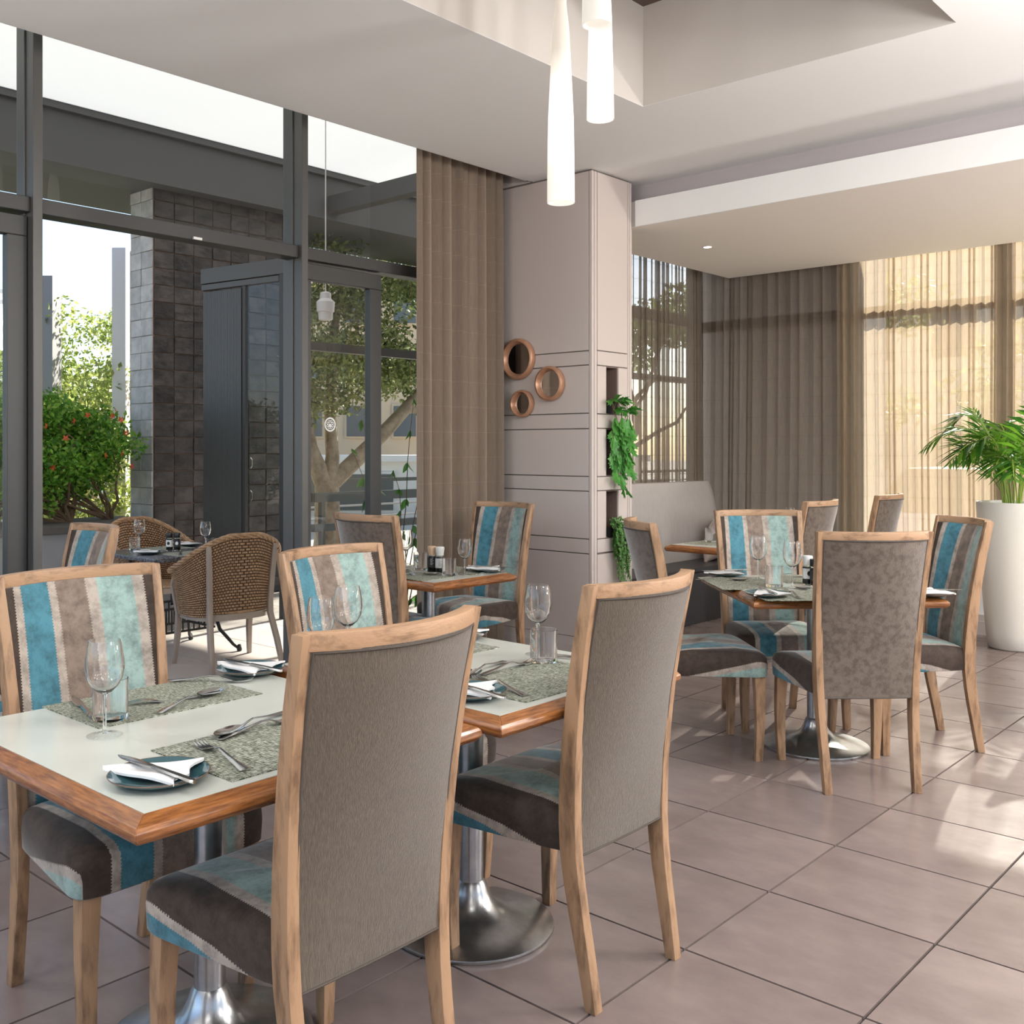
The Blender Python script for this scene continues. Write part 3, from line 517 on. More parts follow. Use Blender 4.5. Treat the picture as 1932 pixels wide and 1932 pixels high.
# ================================================================ DINING CHAIR (faces local +Y, sitter's right is +X)
def lerp(a, b, t): return a+(b-a)*t
PZ = [0, .12, .27, .40, .55, .72, .88, 1.05]                       # post heights
PYc = [-.248, -.228, -.200, -.186, -.190, -.207, -.232, -.268]       # centre line in depth
PD = [.016, .019, .023, .026, .025, .022, .020, .017]                # half depth
PXo = [.198, .200, .205, .211, .216, .222, .228, .234]               # outer face
def pint(arr, z): return float(np.interp(z, PZ, arr))
def bow(z): return float(np.interp(z, [.36, .5, .8, 1.05], [.004, .014, .048, .070]))
def drop_u(x, z, y, hw, ztop):
    return 0
def chair_meshes():
    me = {}
    for s, nm in ((1, 'rr'), (-1, 'rl')):
        zs = list(np.linspace(0, 1.05, 15))
        m = MB().post([(s*(pint(PXo, z)-lerp(.0160,.0130,z)), pint(PYc, z), z, lerp(.0160,.0130,z), pint(PD, z)) for z in zs])
        me[nm] = m.mesh('leg', MT['wood'], bevel=.003, seg=2, smooth=35)
    for s, nm in ((1, 'fr'), (-1, 'fl')):
        m = MB().post([(s*(.212+.006*math.sin(z/.4*PI)), .205+.004*math.sin(z/.4*PI), z, lerp(.0155,.0235,z/.40), lerp(.0155,.0235,z/.40)) for z in np.linspace(0, .405, 9)])
        me[nm] = m.mesh('leg', MT['wood'], bevel=.003, seg=2, smooth=35)
    # top rail, bowed to the rear
    secs = []
    for k in range(17):
        u = -1+2*k/16; x = u*.218; yb = pint(PYc, 1.03)-bow(1.03)*(1-u*u)
        secs.append([(x,yb-.0165,1.018),(x,yb+.0165,1.020),(x,yb+.0155,1.052),(x,yb-.0175,1.052)])
    me['rail'] = MB().stack(secs).mesh('top_rail', MT['woodrail'], bevel=.003, smooth=35)
    # back cushions: striped front, plain rear
    def panel(z0, z1, off, thick, puff, ins=.027):
        m = MB(); nu, nv = 20, 22
        def P(u, v, d):
            z = lerp(z0, z1, v); s = -1+2*u; hw = pint(PXo, z)-ins
            edge = (1-abs(s)**6)*(1-abs(2*v-1)**8)
            y = pint(PYc, z)-bow(z)*(1-s*s)+off+d*(thick+puff*edge)
            return (s*hw, y, z)
        f = lambda u, v: P(u, v, 1); g = lambda u, v: P(u, v, 0)
        uvf = lambda u, v: ((-1+2*u)*(pint(PXo, lerp(z0, z1, v))-.033)*lerp(.98, 1.0, v)+1e-5, lerp(z0, z1, v))
        m.grid(f, nu, nv, uvf); m.grid(g, nu, nv, uvf, True)
        n = (nu+1)*(nv+1)
        ring_ = [i for i in range(nu+1)]+[j*(nu+1)+nu for j in range(1, nv+1)]+[nv*(nu+1)+i for i in range(nu-1, -1, -1)]+[j*(nu+1) for j in range(nv-1, 0, -1)]
        for a, b in zip(ring_, ring_[1:]+ring_[:1]): m.f.append((a, b, b+n, a+n))
        return m, P
    mf, _ = panel(.44, 1.020, .002, .012, .010); me['front'] = mf.mesh('backrest', MT['stripe'], smooth=50)
    mr_, Pr = panel(.372, 1.021, -.004, -.016, -.007, .021)
    me['rear'] = mr_.mesh('back_cover', MT['rear'], smooth=50); m2 = mr_.mesh('back_cover', MT['rear2'], smooth=50); me['rear2'] = m2
    path = [Pr(0, v, 1) for v in np.linspace(0, 1, 14)]+[Pr(u, 1, 1) for u in np.linspace(.05, .95, 14)]+[Pr(1, v, 1) for v in np.linspace(1, 0, 14)]+[Pr(u, 0, 1) for u in np.linspace(.95, .05, 10)]
    me['piping'] = MB().tube([(p[0]*.985, p[1]-.001, min(p[2], 1.016)) for p in path], .0028, 6, True).mesh('piping', MT['piping'], smooth=True)
    # seat
    n = 72; m = MB()
    def outline(t, inset):
        a = 2*PI*t; c, s = math.cos(a), math.sin(a); e = .16
        x = math.copysign(abs(c)**e, c); y = math.copysign(abs(s)**e, s)
        yy = 0; w = lerp(.200, .252, min(1, (y+1)/2*1.15))
        y2 = lerp(-.190+inset, .245-inset*1.0, (y+1)/2)
        return x*(w-inset), y2, x, y
    levels = [(.376,.003),(.380,.0),(.43,-.002),(.456,.000),(.470,.008),(.480,.028),(.486,.075),(.492,.13),(.495,.19)]
    for zi, (z, ins) in enumerate(levels):
        for i in range(n):
            x, y, ox, oy = outline((i+.5)/n, ins)
            r = 1-(oy+1)/2
            aa = 2*PI*(i+.5)/n; side = min(1, max(0, (abs(math.cos(aa))-abs(math.sin(aa)))*7+.5))
            dz = max(0, .472-z)
            zz = z+(.010*(1-oy*oy) if zi > 3 else 0)
            m.v.append((x, y, zz))
            u = x+math.copysign(max(0, dz*1.25-.030-.055*max(0, r-.12)), x)*side
            m.uv.append((u, y-dz*(1-side)))
    for k in range(len(levels)-1):
        for i in range(n): m.f.append((k*n+i, k*n+(i+1) % n, (k+1)*n+(i+1) % n, (k+1)*n+i))
    m.v.append((0, .02, .506)); m.uv.append((1e-4, .02)); c_ = len(m.v)-1; k = len(levels)-1
    for i in range(n): m.f.append((k*n+i, k*n+(i+1) % n, c_))
    m.f.append(tuple(range(n-1, -1, -1)))
    me['seat'] = m.mesh('seat', MT['stripe'], smooth=50)
    return me
CM = chair_meshes()
def chair(label, loc, rz, rear='rear2', group=None):
    o = thing('dining_chair', label, 'chair', (*loc, 0), rz, group)
    for k in ('fr', 'fl', 'rr', 'rl'): link('leg', CM[k], o)
    link('top_rail', CM['rail'], o); link('seat', CM['seat'], o); link('backrest', CM['front'], o)
    b = link('back_cover', CM[rear], o); link('piping', CM['piping'], b); return o
FX, FmX, FY, FmY = -PI/2, PI/2, 0, PI      # facing +x, -x, +y, -y
R45 = PI/4
chair('beech chair nearest the camera, its plain brown woven back to us', (-1.72,1.345), FmX, 'rear')
chair('beech chair seen from behind, second from the camera at the joined front tables', (-1.725,2.215), FmX, 'rear')
chair('striped velvet chair in the left foreground behind the near wine glass', (-2.405,1.31), FX)
chair('striped velvet chair at the far side of the second front table', (-2.385,2.20), FX+.10)
chair('chair with pale grey back by the glazing, beside the tree view', (-3.89,3.67), FY)
chair('striped chair between brown drape and mirror wall at small window table', (-4.09,4.43), FmY)
chair('chair showing mottled brown back in front of the right diamond-set table', (-1.77,4.255), FmX-R45)
chair('striped chair turned to us right of the diamond-set table, near white planter', (-1.755,4.92), FmX+R45)
chair('striped chair behind the diamond-set table, in front of the bench', (-2.385,4.83), FX-R45)
chair('chair left of the diamond-set table, its seat corner beside the brown chair', (-2.425,4.165), FX+R45)
chair('brown backed chair at the bench table, left of two before the sheer curtain', (-3.045,6.27), FmX)
chair('brown backed chair at the bench table, right of two before the sheer curtain', (-3.05,7.43), FmX)
chair('striped chair by the glazing in front of the wicker terrace chair', (-4.19,1.84), FmY-.10)
chair('chair cut off by the right edge of the photo beside the white planter', (-1.13,5.86), FX-R45+.1)

# ================================================================ PEDESTAL TABLES
def table(label, cx_, cy_, sx, sy, top, rz=0, group=None, name='pedestal_table'):
    o = thing(name, label, 'table', (cx_, cy_, 0), rz, group)
    lw = .036; ch = .012; th = .044; ov = .009
    MB().box((-sx/2+lw,-sy/2+lw,top-.03),(sx/2-lw,sy/2-lw,top)).ob('laminate_top', MT['laminate'], o)
    for k in range(4):
        L = (sx if k % 2 == 0 else sy)/2; D = (sy if k % 2 == 0 else sx)/2
        pr = [(0,0),(lw*.82,-ch),(lw,-ch-.008),(lw,-th+.012),(lw-.010,-th),(0,-th)]     # (outward, z)
        e0 = [(-(L-lw+p), -(D-lw+p), top+z) for p, z in pr]; e1 = [((L-lw+p), -(D-lw+p), top+z) for p, z in pr]
        MB().stack([e0, e1]).ob('edge_board', MT['board'], o, bevel=.0015, seg=1, rz=k*PI/2)
    MB().lathe([(.036,.09),(.036,top-.05)], 28).ob('column', MT['steel'], o, smooth=40)
    MB().box((-.2,-.035,top-.052),(.2,.035,top-.042)).box((-.035,-.2,top-.053),(.035,.2,top-.043)).ob('top_bracket', MT['iron'], o)
    MB().lathe([(.236,0),(.240,.006),(.239,.012),(.225,.018),(.17,.027),(.12,.038),(.085,.055),(.062,.078),(.050,.105),(.043,.125),(.036,.135)], 56).ob('base', MT['steel'], o, smooth=50)
    return o
table('square table with cream top in the left foreground', -2.06, 1.325, .915, .88, .740)
table('square cream-topped table joined to the foreground table, further right', -2.01, 2.165, .92, .785, .750)
table('diamond-set square table on the right with wooden rim and flared steel base', -2.045, 4.55, .845, .845, .745, R45)
table('small square window table between brown drape and pale grey backed chair', -3.835, 3.80, .70, .62, .725)
table('bench table nearest the mirror pier, half hidden by a striped chair', -3.30, 6.15, .70, .68, .745)
table('bench table furthest away, before the bright sheer curtain', -3.34, 7.30, .70, .68, .745)
table('table at the left edge of the photo by the glazing', -3.93, 1.20, .76, .56, .74)

# ================================================================ TABLEWARE
def spin_mesh(name, prof, mt, n=32, smooth=50, cap=True): return MB().lathe(prof, n, cap=cap).mesh(name, mt, smooth=smooth)
# wine glass as separate bowl, stem and foot
BOWL = spin_mesh('bowl', [(.003,.093),(.016,.098),(.030,.112),(.039,.130),(.0425,.152),(.041,.175),(.037,.198),(.0335,.212),(.0325,.212),(.0355,.198),(.0393,.175),(.0406,.152),(.037,.131),(.029,.114),(.015,.1005),(.001,.0975)], MT['glass'], 36)
STEM = spin_mesh('stem', [(.0055,.006),(.0042,.02),(.0036,.055),(.0042,.085),(.007,.0935),(.003,.096)], MT['glass'], 16)
FOOT = spin_mesh('foot', [(.0385,.0),(.0390,.0015),(.030,.003),(.012,.0055),(.0045,.010)], panemat('foot_glass', (.97,.98,.98)), 36)
TUMB = spin_mesh('wall', [(.038,0),(.040,.004),(.0405,.095),(.0388,.0955),(.0375,.013),(.010,.010)], MT['glass'], 36)
def wine(label, x, y, z, s=1.0, group=None):
    z = z+.0034
    o = thing('wine_glass', label, 'wine glass', (x, y, z), 0, group); o.scale = (s, s, s)
    link('bowl', BOWL, o); link('stem', STEM, o); link('foot', FOOT, o); return o
def tumbler(label, x, y, z, s=1.0, group=None):
    o = link('tumbler', TUMB, None, (x, y, z)); o.scale = (s, s, s); return tag(o, label, 'tumbler', group)
PLM = spin_mesh('plate', [(.045,0),(.050,.003),(.078,.009),(.0935,.0165),(.0955,.0185),(.0940,.0195),(.077,.0125),(.048,.0065),(.001,.0058)], MT['plate'], 48)
RIM = None
def rim_mesh():
    return MB().tube([(.0952*math.cos(a), .0952*math.sin(a), .0190) for a in np.linspace(0, 2*PI, 49)[:-1]], .0011, 6, True).mesh('rim', MT['platerim'], smooth=True)
RIM = rim_mesh()
def cutlery_strip(m, pts, th=.0022):    # pts: (x along, half width, z)
    secs = []
    for x, w, z in pts: secs.append([(x,-w,z),(x,-w*.6,z-th*.5),(x,w*.6,z-th*.5),(x,w,z),(x,w*.6,z+th*.5),(x,-w*.6,z+th*.5)])
    m.stack(secs)
def knife_mesh():
    m = MB(); cutlery_strip(m, [(-.105,.003,.004),(-.100,.0065,.004),(-.06,.0072,.0045),(-.01,.0055,.005),(.005,.0045,.005)], .0055); h = m.mesh('handle', MT['cutlery'], smooth=40)
    m = MB(); cutlery_strip(m, [(.004,.0045,.005),(.012,.0085,.005),(.06,.0095,.005),(.085,.008,.005),(.100,.0035,.005),(.106,.0008,.005)], .0016); return h, m.mesh('blade', MT['cutlery'], smooth=40)
def fork_mesh():
    m = MB(); cutlery_strip(m, [(-.100,.0095,.002),(-.095,.0105,.002),(-.05,.0062,.006),(0,.0034,.0135),(.02,.0036,.012),(.032,.010,.0075),(.044,.0118,.0045),(.052,.0118,.003)]); h = m.mesh('handle', MT['cutlery'], smooth=40)
    m = MB()
    for k in (-1.5,-.5,.5,1.5):
        y = k*.0062; secs = []
        for x, w, z in [(.050,.0021,.003),(.062,.0019,.0022),(.08,.0016,.0035),(.096,.0010,.0075)]: secs.append([(x,y-w,z-.001),(x,y+w,z-.001),(x,y+w,z+.001),(x,y-w,z+.001)])
        m.stack(secs)
    return h, m.mesh('tines', MT['cutlery'], smooth=40)
def spoon_mesh():
    m = MB(); cutlery_strip(m, [(-.105,.0095,.002),(-.10,.0105,.002),(-.055,.0062,.006),(-.005,.0034,.013),(.02,.0036,.009),(.032,.006,.006)]); h = m.mesh('handle', MT['cutlery'], smooth=40)
    m = MB(); m.grid(lambda u, v: ((.066+.038*math.cos(2*PI*u)*v), (.0205*math.sin(2*PI*u)*v), .0012+.0075*v*v), 24, 6); m.grid(lambda u, v: ((.066+.038*math.cos(2*PI*u)*v), (.0205*math.sin(2*PI*u)*v), .0002+.0075*v*v), 24, 6, None, True)
    return h, m.mesh('bowl', MT['cutlery'], smooth=60)
KN, FK, SP = knife_mesh(), fork_mesh(), spoon_mesh()
def cut(kind, label, x, y, z, ang, tilt=0, group=None, flip=False):
    nm, (a, b), pn = {'knife': ('table_knife', KN, 'blade'), 'fork': ('fork', FK, 'tines'), 'spoon': ('spoon', SP, 'bowl')}[kind]
    o = thing(nm, label, kind, (x, y, z+(.014 if flip else 0)), 0, group); o.rotation_euler = ((PI if flip else 0), tilt, ang) 
    o.scale = (1.2,)*3; link('handle', a, o); link(pn, b, o); return o
def napkin_mesh(seed):
    rr = random.Random(seed); m = MB(); n = 14
    A, B, C = Vector((-.115,.0,0)), Vector((.055,.085,0)), Vector((.060,-.075,0))
    def P(u, v):
        p = A.lerp(B, v).lerp(A.lerp(C, v), u); d = (B-C).length
        z = .0225+.003*math.sin(9*u+seed)*v+.002*math.sin(v*7+3*u)+.003*(1-v)*(.5+.5*math.sin(11*u))
        wob = .006*math.sin(u*13+seed)*v**4
        return (p.x+wob, p.y, z)
    m.grid(P, n, n); m.grid(lambda u, v: (P(u,v)[0], P(u,v)[1], P(u,v)[2]-.005), n, n, None, True)
    k = (n+1)**2; R_ = [i for i in range(n+1)]+[j*(n+1)+n for j in range(1, n+1)]+[n*(n+1)+i for i in range(n-1, -1, -1)]+[j*(n+1) for j in range(n-1, 0, -1)]
    for a, b in zip(R_, R_[1:]+R_[:1]): m.f.append((a, b, b+k, a+k))
    return m.mesh('napkin', MT['cloth'], smooth=60)
NAP = [napkin_mesh(s) for s in range(3)]
def setting(where, x, y, z, na, ka, knife_off=(0,0), k=0):
    o = thing('side_plate', 'teal plate '+where, 'plate', (x, y, z)); link('dish', PLM, o); link('rim', RIM, o)
    n = link('napkin', NAP[k], None, (x, y, z-.001), na); tag(n, 'white folded napkin on the plate '+where, 'napkin')
    cut('knife', 'knife on the napkin '+where, x+knife_off[0], y+knife_off[1], z+.024, ka, 0)
MATM = {}
def placemat(where, x, y, z, sx, sy, rz=0):
    key = (round(sx, 2), round(sy, 2))
    if key not in MATM: MATM[key] = MB().box((-sx/2,-sy/2,0),(sx/2,sy/2,.0022)).mesh('placemat', MT['mat_'])
    return tag(link('placemat', MATM[key], None, (x, y, z), rz), 'woven grey-green placemat '+where, 'placemat')
Z1, Z2, Z3, Z4, Z5 = .740, .750, .745, .725, .745
# --- foreground table
placemat('on the foreground table in front of the nearest chair', -1.815, 1.335, Z1+.0004, .30, .43)
placemat('on the foreground table behind the tall wine glass', -2.35, 1.352, Z1+.0004, .29, .45)
setting('at the near corner of the foreground table', -1.775, 1.03, Z1, .62, -3.08, (.005,-.012), 0)
setting('at the far corner of the foreground table', -2.435, 1.70, Z1, .35, -3.06, (.02,-.01), 1)
wine('wine glass standing alone at the front left of the foreground table', -2.135, 1.105, Z1)
tumbler('tumbler right behind the wine glass on the foreground table', -2.262, 1.185, Z1+.0026)
cut('fork', 'fork beside the near teal plate with its tines pointing left', -1.815, 1.192, Z1+.003, PI-.15)
cut('fork', 'fork lying across a spoon, on the foreground placemat close to the chair', -1.925, 1.375, Z1+.004, PI/2+.05)
cut('spoon', 'spoon under a fork on the foreground placemat close to the chair', -1.965, 1.375, Z1+.003, -PI/2+.3)
cut('knife', 'dark handled knife at the far left of the rear placemat', -2.40, 1.185, Z1+.002, 2.9)
cut('fork', 'fork at the right end of the rear placemat, tines toward the far plate', -2.42, 1.56, Z1+.003, .75)
cut('spoon', 'spoon with its bowl up on the rear placemat of the foreground table', -2.262, 1.40, Z1+.003, PI/2+.35)
cut('fork', 'upturned fork crossing the spoon on the rear placemat', -2.305, 1.375, Z1+.002, -PI/2-.35, 0, None, True)
# --- second front table
placemat('on the second front table in front of the near brown chair', -1.76, 2.16, Z2+.0004, .29, .44)
placemat('on the second front table at its far side', -2.27, 2.20, Z2+.0004, .29, .44)
setting('on the second table, half hidden by nearest chair', -1.765, 1.895, Z2, .6, 2.98, (.03,-.02), 2)
setting('at the far corner of the second front table', -2.34, 2.46, Z2, .0, 3.0, (0,0), 1)
wine('wine glass behind a tumbler on the second front table', -1.96, 2.41, Z2)
tumbler('tumbler in front of the wine glass on the second front table', -1.885, 2.345, Z2+.0026)
wine('wine glass showing above the nearest chair back, right of the pair', -2.34, 1.98, Z2, 1.02)
wine('wine glass rim just above the nearest chair back, left of the pair', -2.28, 1.83, Z2, .97)
cut('fork', 'fork beside the half hidden plate on the second table', -1.77, 2.015, Z2+.003, PI-.25)
cut('spoon', 'dark spoon on the second table placemat', -1.935, 2.14, Z2+.003, -PI/2+.25)
cut('fork', 'fork over the spoon on the second table placemat, tines to the glass', -1.895, 2.20, Z2+.004, PI/2+.02)
cut('knife', 'knife right of the tumbler on the second table', -1.83, 2.44, Z2+.002, .2)
# --- right diamond table
placemat('at the left corner of the right diamond-set table', -2.33, 4.38, Z3+.0004, .30, .44, R45)
placemat('at the near side of the right diamond-set table', -1.93, 4.20, Z3+.0004, .44, .30, R45)
placemat('at the far side of the right diamond-set table', -2.12, 4.79, Z3+.0004, .44, .30, R45)
def setting2(*a, **k): setting(*a, **k)
setting('at the left corner of the right diamond-set table', -2.52, 4.58, Z3, .9, -2.2, (0,0), 0)
setting('at the near corner of the right diamond-set table', -2.04, 4.06, Z3, -.8, 2.35, (0,0), 2)
setting('at the right corner of the right diamond-set table', -1.53, 4.56, Z3, 1.0, .6, (0,0), 1)
wine('left wine glass on the right diamond-set table', -2.32, 4.53, Z3)
wine('right wine glass beside the grinders on the right diamond-set table', -2.07, 4.37, Z3)
tumbler('tumbler between two wine glasses on the right diamond-set table', -2.16, 4.37, Z3+.0026)
cut('fork', 'fork beside the near plate of the right diamond-set table', -1.97, 4.16, Z3+.003, 2.3)
cut('spoon', 'spoon across the fork on the right diamond-set table', -1.95, 4.36, Z3+.001, 2.9)
cut('fork', 'fork at the far placemat of the right diamond-set table', -2.27, 4.74, Z3+.003, .6)
cut('spoon', 'spoon at the left placemat of the right diamond-set table', -2.44, 4.40, Z3+.003, .6)
def grinder(label, x, y, z, capm, fill, labm, circ=True, a=0, s=1.0, tall=True):
    o = thing('grinder', label, 'grinder', (x, y, z), a); o.scale = (s, s, s)
    MB().lathe([(.0235,0),(.0245,.004),(.0245,.086),(.019,.094),(.019,.098)], 24).ob('jar', MT['glass'], o, smooth=40)
    MB().lathe([(.0215,.004),(.0220,.006),(.0220,.080),(.0215,.082)], 20).ob('filling', MT[fill], o, smooth=40)
    if tall: MB().lathe([(.0205,.096),(.0205,.104),(.0225,.118),(.0245,.132),(.0235,.140),(.02,.142)], 24).ob('cap', MT[capm], o, smooth=40)
    else: MB().lathe([(.0245,.096),(.0255,.099),(.0255,.128),(.0245,.131)], 24).ob('cap', MT[capm], o, smooth=40)
    lb = MB(); secs = []
    for k in range(19):
        t_ = -1.5+3.0*k/18; c, s_ = math.cos(t_), math.sin(t_)
        secs.append([(.0248*c,.0248*s_,.030),(.0255*c,.0255*s_,.030),(.0255*c,.0255*s_,.080),(.0248*c,.0248*s_,.080)])
    lab = lb.stack(secs).ob('label', MT[labm], o)
    pr = MB()
    if circ:
        pts = [(.0262*math.cos(.011*math.cos(q)/.0255), .0262*math.sin(.011*math.cos(q)/.0255), .056+.0125*math.sin(q)) for q in np.linspace(0, 2*PI, 25)[:-1]]
        pr.v = [(.0262,0,.056)]+pts; pr.f = [(0,i+1,(i+1) % 24+1) for i in range(24)]; pr.uv = [(0,0)]*25
        pr.ob('round_print', MT['black' if labm == 'wplast' else 'wplast'], lab)
    else:
        for k in range(5):
            zz = .072-.007*k
            for q in range(6 if k % 2 else 4): t_ = -.35+.12*q; c, s_ = math.cos(t_), math.sin(t_); pr.add([(.0259*c,.0259*s_,zz),(.0259*math.cos(t_+.09),.0259*math.sin(t_+.09),zz),(.0259*math.cos(t_+.09),.0259*math.sin(t_+.09),zz+.003),(.0259*c,.0259*s_,zz+.003)], [(0,1,2,3)])
        pr.ob('print', MT['ink'], lab)
    return o
CA = -PI/4
grinder('white capped salt grinder on the right diamond-set table', -2.085, 4.56, Z3, 'wplast', 'salt', 'wplast', True, CA, .95)
grinder('black capped pepper grinder on the right diamond-set table', -2.035, 4.53, Z3, 'black', 'pepper', 'labelblack', True, CA-.3, .95, False)
# --- window table
placemat('on the window table, near side', -3.81, 3.63, Z4+.0004, .42, .22)
placemat('on the window table, side toward the mirror pier', -3.79, 3.98, Z4+.0004, .42, .22)
setting('on the window table by the striped chair', -3.62, 4.03, Z4, .7, .4, (.02,0), 1)
tumbler('tumbler at the front of the window table', -3.655, 3.77, Z4+.0026, .92)
tumbler('tumbler left of the grinders on the window table', -3.95, 3.855, Z4, .98)
wine('wine glass before the striped chair on the window table', -3.60, 3.83, Z4, .88)
wine('wine glass at the far left of the window table against the light', -4.08, 3.865, Z4, .95)
grinder('tan capped pepper grinder on the window table', -3.82, 3.81, Z4, 'corkcap', 'pepper', 'labelblack', False, CA, .98)
grinder('white salt grinder on the window table beside the pepper', -3.765, 3.815, Z4, 'wplast', 'salt', 'wplast', False, CA, .98)
cut('fork', 'fork behind the front tumbler on the window table', -3.70, 3.93, Z4+.003, 2.2)
cut('fork', 'fork at the left of the window table', -3.88, 3.70, Z4+.003, 2.6)
cut('spoon', 'spoon left of the pepper grinder on the window table', -3.78, 3.66, Z4+.003, .8)
cut('fork', 'fork at the plate on the window table', -3.68, 4.0, Z4+.004, 2.6)
# --- bench tables
placemat('on the nearer bench table', -3.38, 6.10, Z5+.0004, .42, .28, .0)
placemat('on the further bench table', -3.25, 7.38, Z5+.0004, .42, .28, .2)
tumbler('tumbler on the nearer bench table by the cushion', -3.50, 6.16, Z5+.0026)
wine('wine glass on the nearer bench table beside the tumbler', -3.47, 6.22, Z5, .95)
wine('left wine glass rim behind the striped chair at the diamond-set table', -3.31, 6.43, Z5, .9)
wine('right wine glass rim behind the striped chair at the diamond-set table', -3.36, 7.05, Z5, .95)

# ================================================================ CURTAINS
def curtain(label, name, mt, along, fixed, a0, a1, z0, z1, lam, amp, back, seed, cat='curtain', nper=14, group=None, jitter=.35, parts=None):
    """cloth hung in deep pleats along axis 'x' or 'y'; the pleats fold back over themselves by 'back'"""
    rr = random.Random(seed); pts = []; pos = a0; s = 0; sgn = 1
    while pos < a1:
        l = lam*(1+rr.uniform(-jitter, jitter)); A = amp*(1+rr.uniform(-.4, .3)); B = back*l*rr.uniform(.2, 1.3)
        for k in range(nper):
            ph = 2*PI*k/nper
            pts.append((pos+l*k/nper+B*math.sin(2*ph), A*math.sin(ph), rr.random()))
        pos += l
    pts = [p for p in pts if a0-.02 < p[0] < a1+.02]
    nz = 10; m = MB(); L = [0]
    for p, q in zip(pts, pts[1:]): L.append(L[-1]+math.hypot(q[0]-p[0], q[1]-p[1]))
    ph1 = rr.random()*6
    def P(i, j):
        v = j/nz; z = z0+(z1-z0)*v; a, d, r = pts[i]
        sw = .012*math.sin(3.1*v+ph1+a*2.3)*(1-v); k = lerp(1.0, .8, v)
        a2, d2 = a+sw, d*k+.01*math.sin(a*1.7+v*2)
        return (a2, fixed+d2, z) if along == 'x' else (fixed+d2, a2, z)
    for j in range(nz+1):
        for i in range(len(pts)): m.v.append(P(i, j)); m.uv.append((L[i]+1e-4, z0+(z1-z0)*j/nz))
    n = len(pts)
    for j in range(nz):
        for i in range(n-1): m.f.append((j*n+i, j*n+i+1, (j+1)*n+i+1, (j+1)*n+i))
    o = m.ob(name, mt, smooth=80); return tag(o, label, cat, group)
curtain('taupe opaque drape gathered in folds at the end of the glazing', 'drape', MT['drape'], 'y', -4.60, 4.45, 5.22, .03, 3.6, .092, .045, .08, 3, nper=20)
curtain('sheer bronze curtain above the bench on the left of the nook', 'sheer_curtain', MT['sheer_shaded'], 'y', -4.80, 5.86, 8.24, .08, 3.22, .088, .030, .20, 5, nper=16, jitter=.6)
curtain('shaded sheer curtain panel behind the bench corner, left part of far window', 'sheer_curtain', MT['sheer_shaded'], 'x', 8.26, -4.80, -3.50, .52, 3.22, .095, .028, .17, 8, nper=16, jitter=.6)
curtain('sunlit sheer curtain panel behind the white planter and two brown chairs', 'sheer_curtain', MT['sheer'], 'x', 8.26, -3.52, -1.10, .52, 3.22, .078, .030, .20, 11, nper=16, jitter=.65)
curtain('sunlit sheer curtain panel beyond the right edge of the photo', 'sheer_curtain', MT['sheer'], 'x', 8.26, -1.10, 5.1, .52, 3.22, .085, .030, .20, 14, jitter=.6)

# ================================================================ MIRRORS
def mirror(label, x, z, R):
    o = thing('round_mirror', label, 'mirror', (x, PY0, z)); n = 48
    prof = [(R*.93,0),(R*.985,.006),(R,.020),(R*.985,.040),(R*.955,.046),(R*.86,.048),(R*.83,.044),(R*.70,.012),(R*.70,.004)]
    secs = [[(r*math.cos(2*PI*i/n), -d, r*math.sin(2*PI*i/n)) for i in range(n)] for r, d in prof]
    MB().stack(secs).ob('frame', MT['copper'], o, smooth=50)
    m = MB(); m.stack([[(R*.71*math.cos(2*PI*i/n), -d, R*.71*math.sin(2*PI*i/n)) for i in range(n)] for d in (.0125, .0145)]); m.ob('mirror_glass', MT['mirror'], o)
mirror('largest round mirror in a rose-gold frame, upper left of three', -4.506, 1.992, .142)
mirror('medium round mirror in a rose-gold frame, right of the largest', -4.229, 1.813, .117)
mirror('smallest round mirror in a rose-gold frame, lowest of three', -4.468, 1.686, .094)

# ================================================================ LAMPS
def pendant(label, x, y, zb, prof, stops, st):
    o = thing('pendant_lamp', label, 'pendant lamp', (x, y, zb))
    out = list(prof); inn = [(max(r-.004, .002), z) for r, z in prof[::-1]]
    n = 36; secs = [[(r*math.cos(2*PI*i/n), r*math.sin(2*PI*i/n), z) for i in range(n)] for r, z in out+inn]
    m = MB().stack(secs, False)
    k = len(out)+len(inn); m.f += [((k-1)*n+i, (k-1)*n+(i+1) % n, (i+1) % n, i) for i in range(n)]
    m.ob('glass_shade', opalmat('opal_'+label[:9].replace(' ', '_'), stops, st), o, smooth=50)
    top = prof[-1][1]
    MB().tube([(0,0,top-.02),(0,0,TH-zb)], .003, 6).ob('cord', MT['wplast'], o)
    MB().lathe([(.05,TH-zb-.03),(.05,TH-zb)], 24).ob('canopy', MT['wplast'], o)
k_ = 4.06/1922
W1 = (1.0,.97,.90); W2 = (.60,.53,.45); W3 = (.34,.28,.22); W4 = (.50,.47,.42)
pendant('long bottle-shaped opal glass pendant with a narrow neck', -2.499, 3.218, 2.359,
        [(26*k_,0),(25.8*k_,.10),(24.8*k_,.24),(24.2*k_,.33),(21.8*k_,.44),(18.2*k_,.595),(15.6*k_,.70),(11.8*k_,.765),(10.4*k_,.80),(12*k_,.84),(14*k_,.90)],
        [(0,W4),(.12,W2),(.22,W1),(.38,W1),(.47,W2),(.55,W3),(.85,W3)], .85)
pendant('shorter opal cylinder pendant, right of the long bottle-shaped one', -2.398, 3.345, 2.700,
        [(.0548,0),(.053,.14),(.049,.28),(.046,.40),(.040,.55),(.025,.68),(.022,.75)], [(0,W2),(.08,W2),(.16,W1),(.45,W1),(.6,W2)], .9)
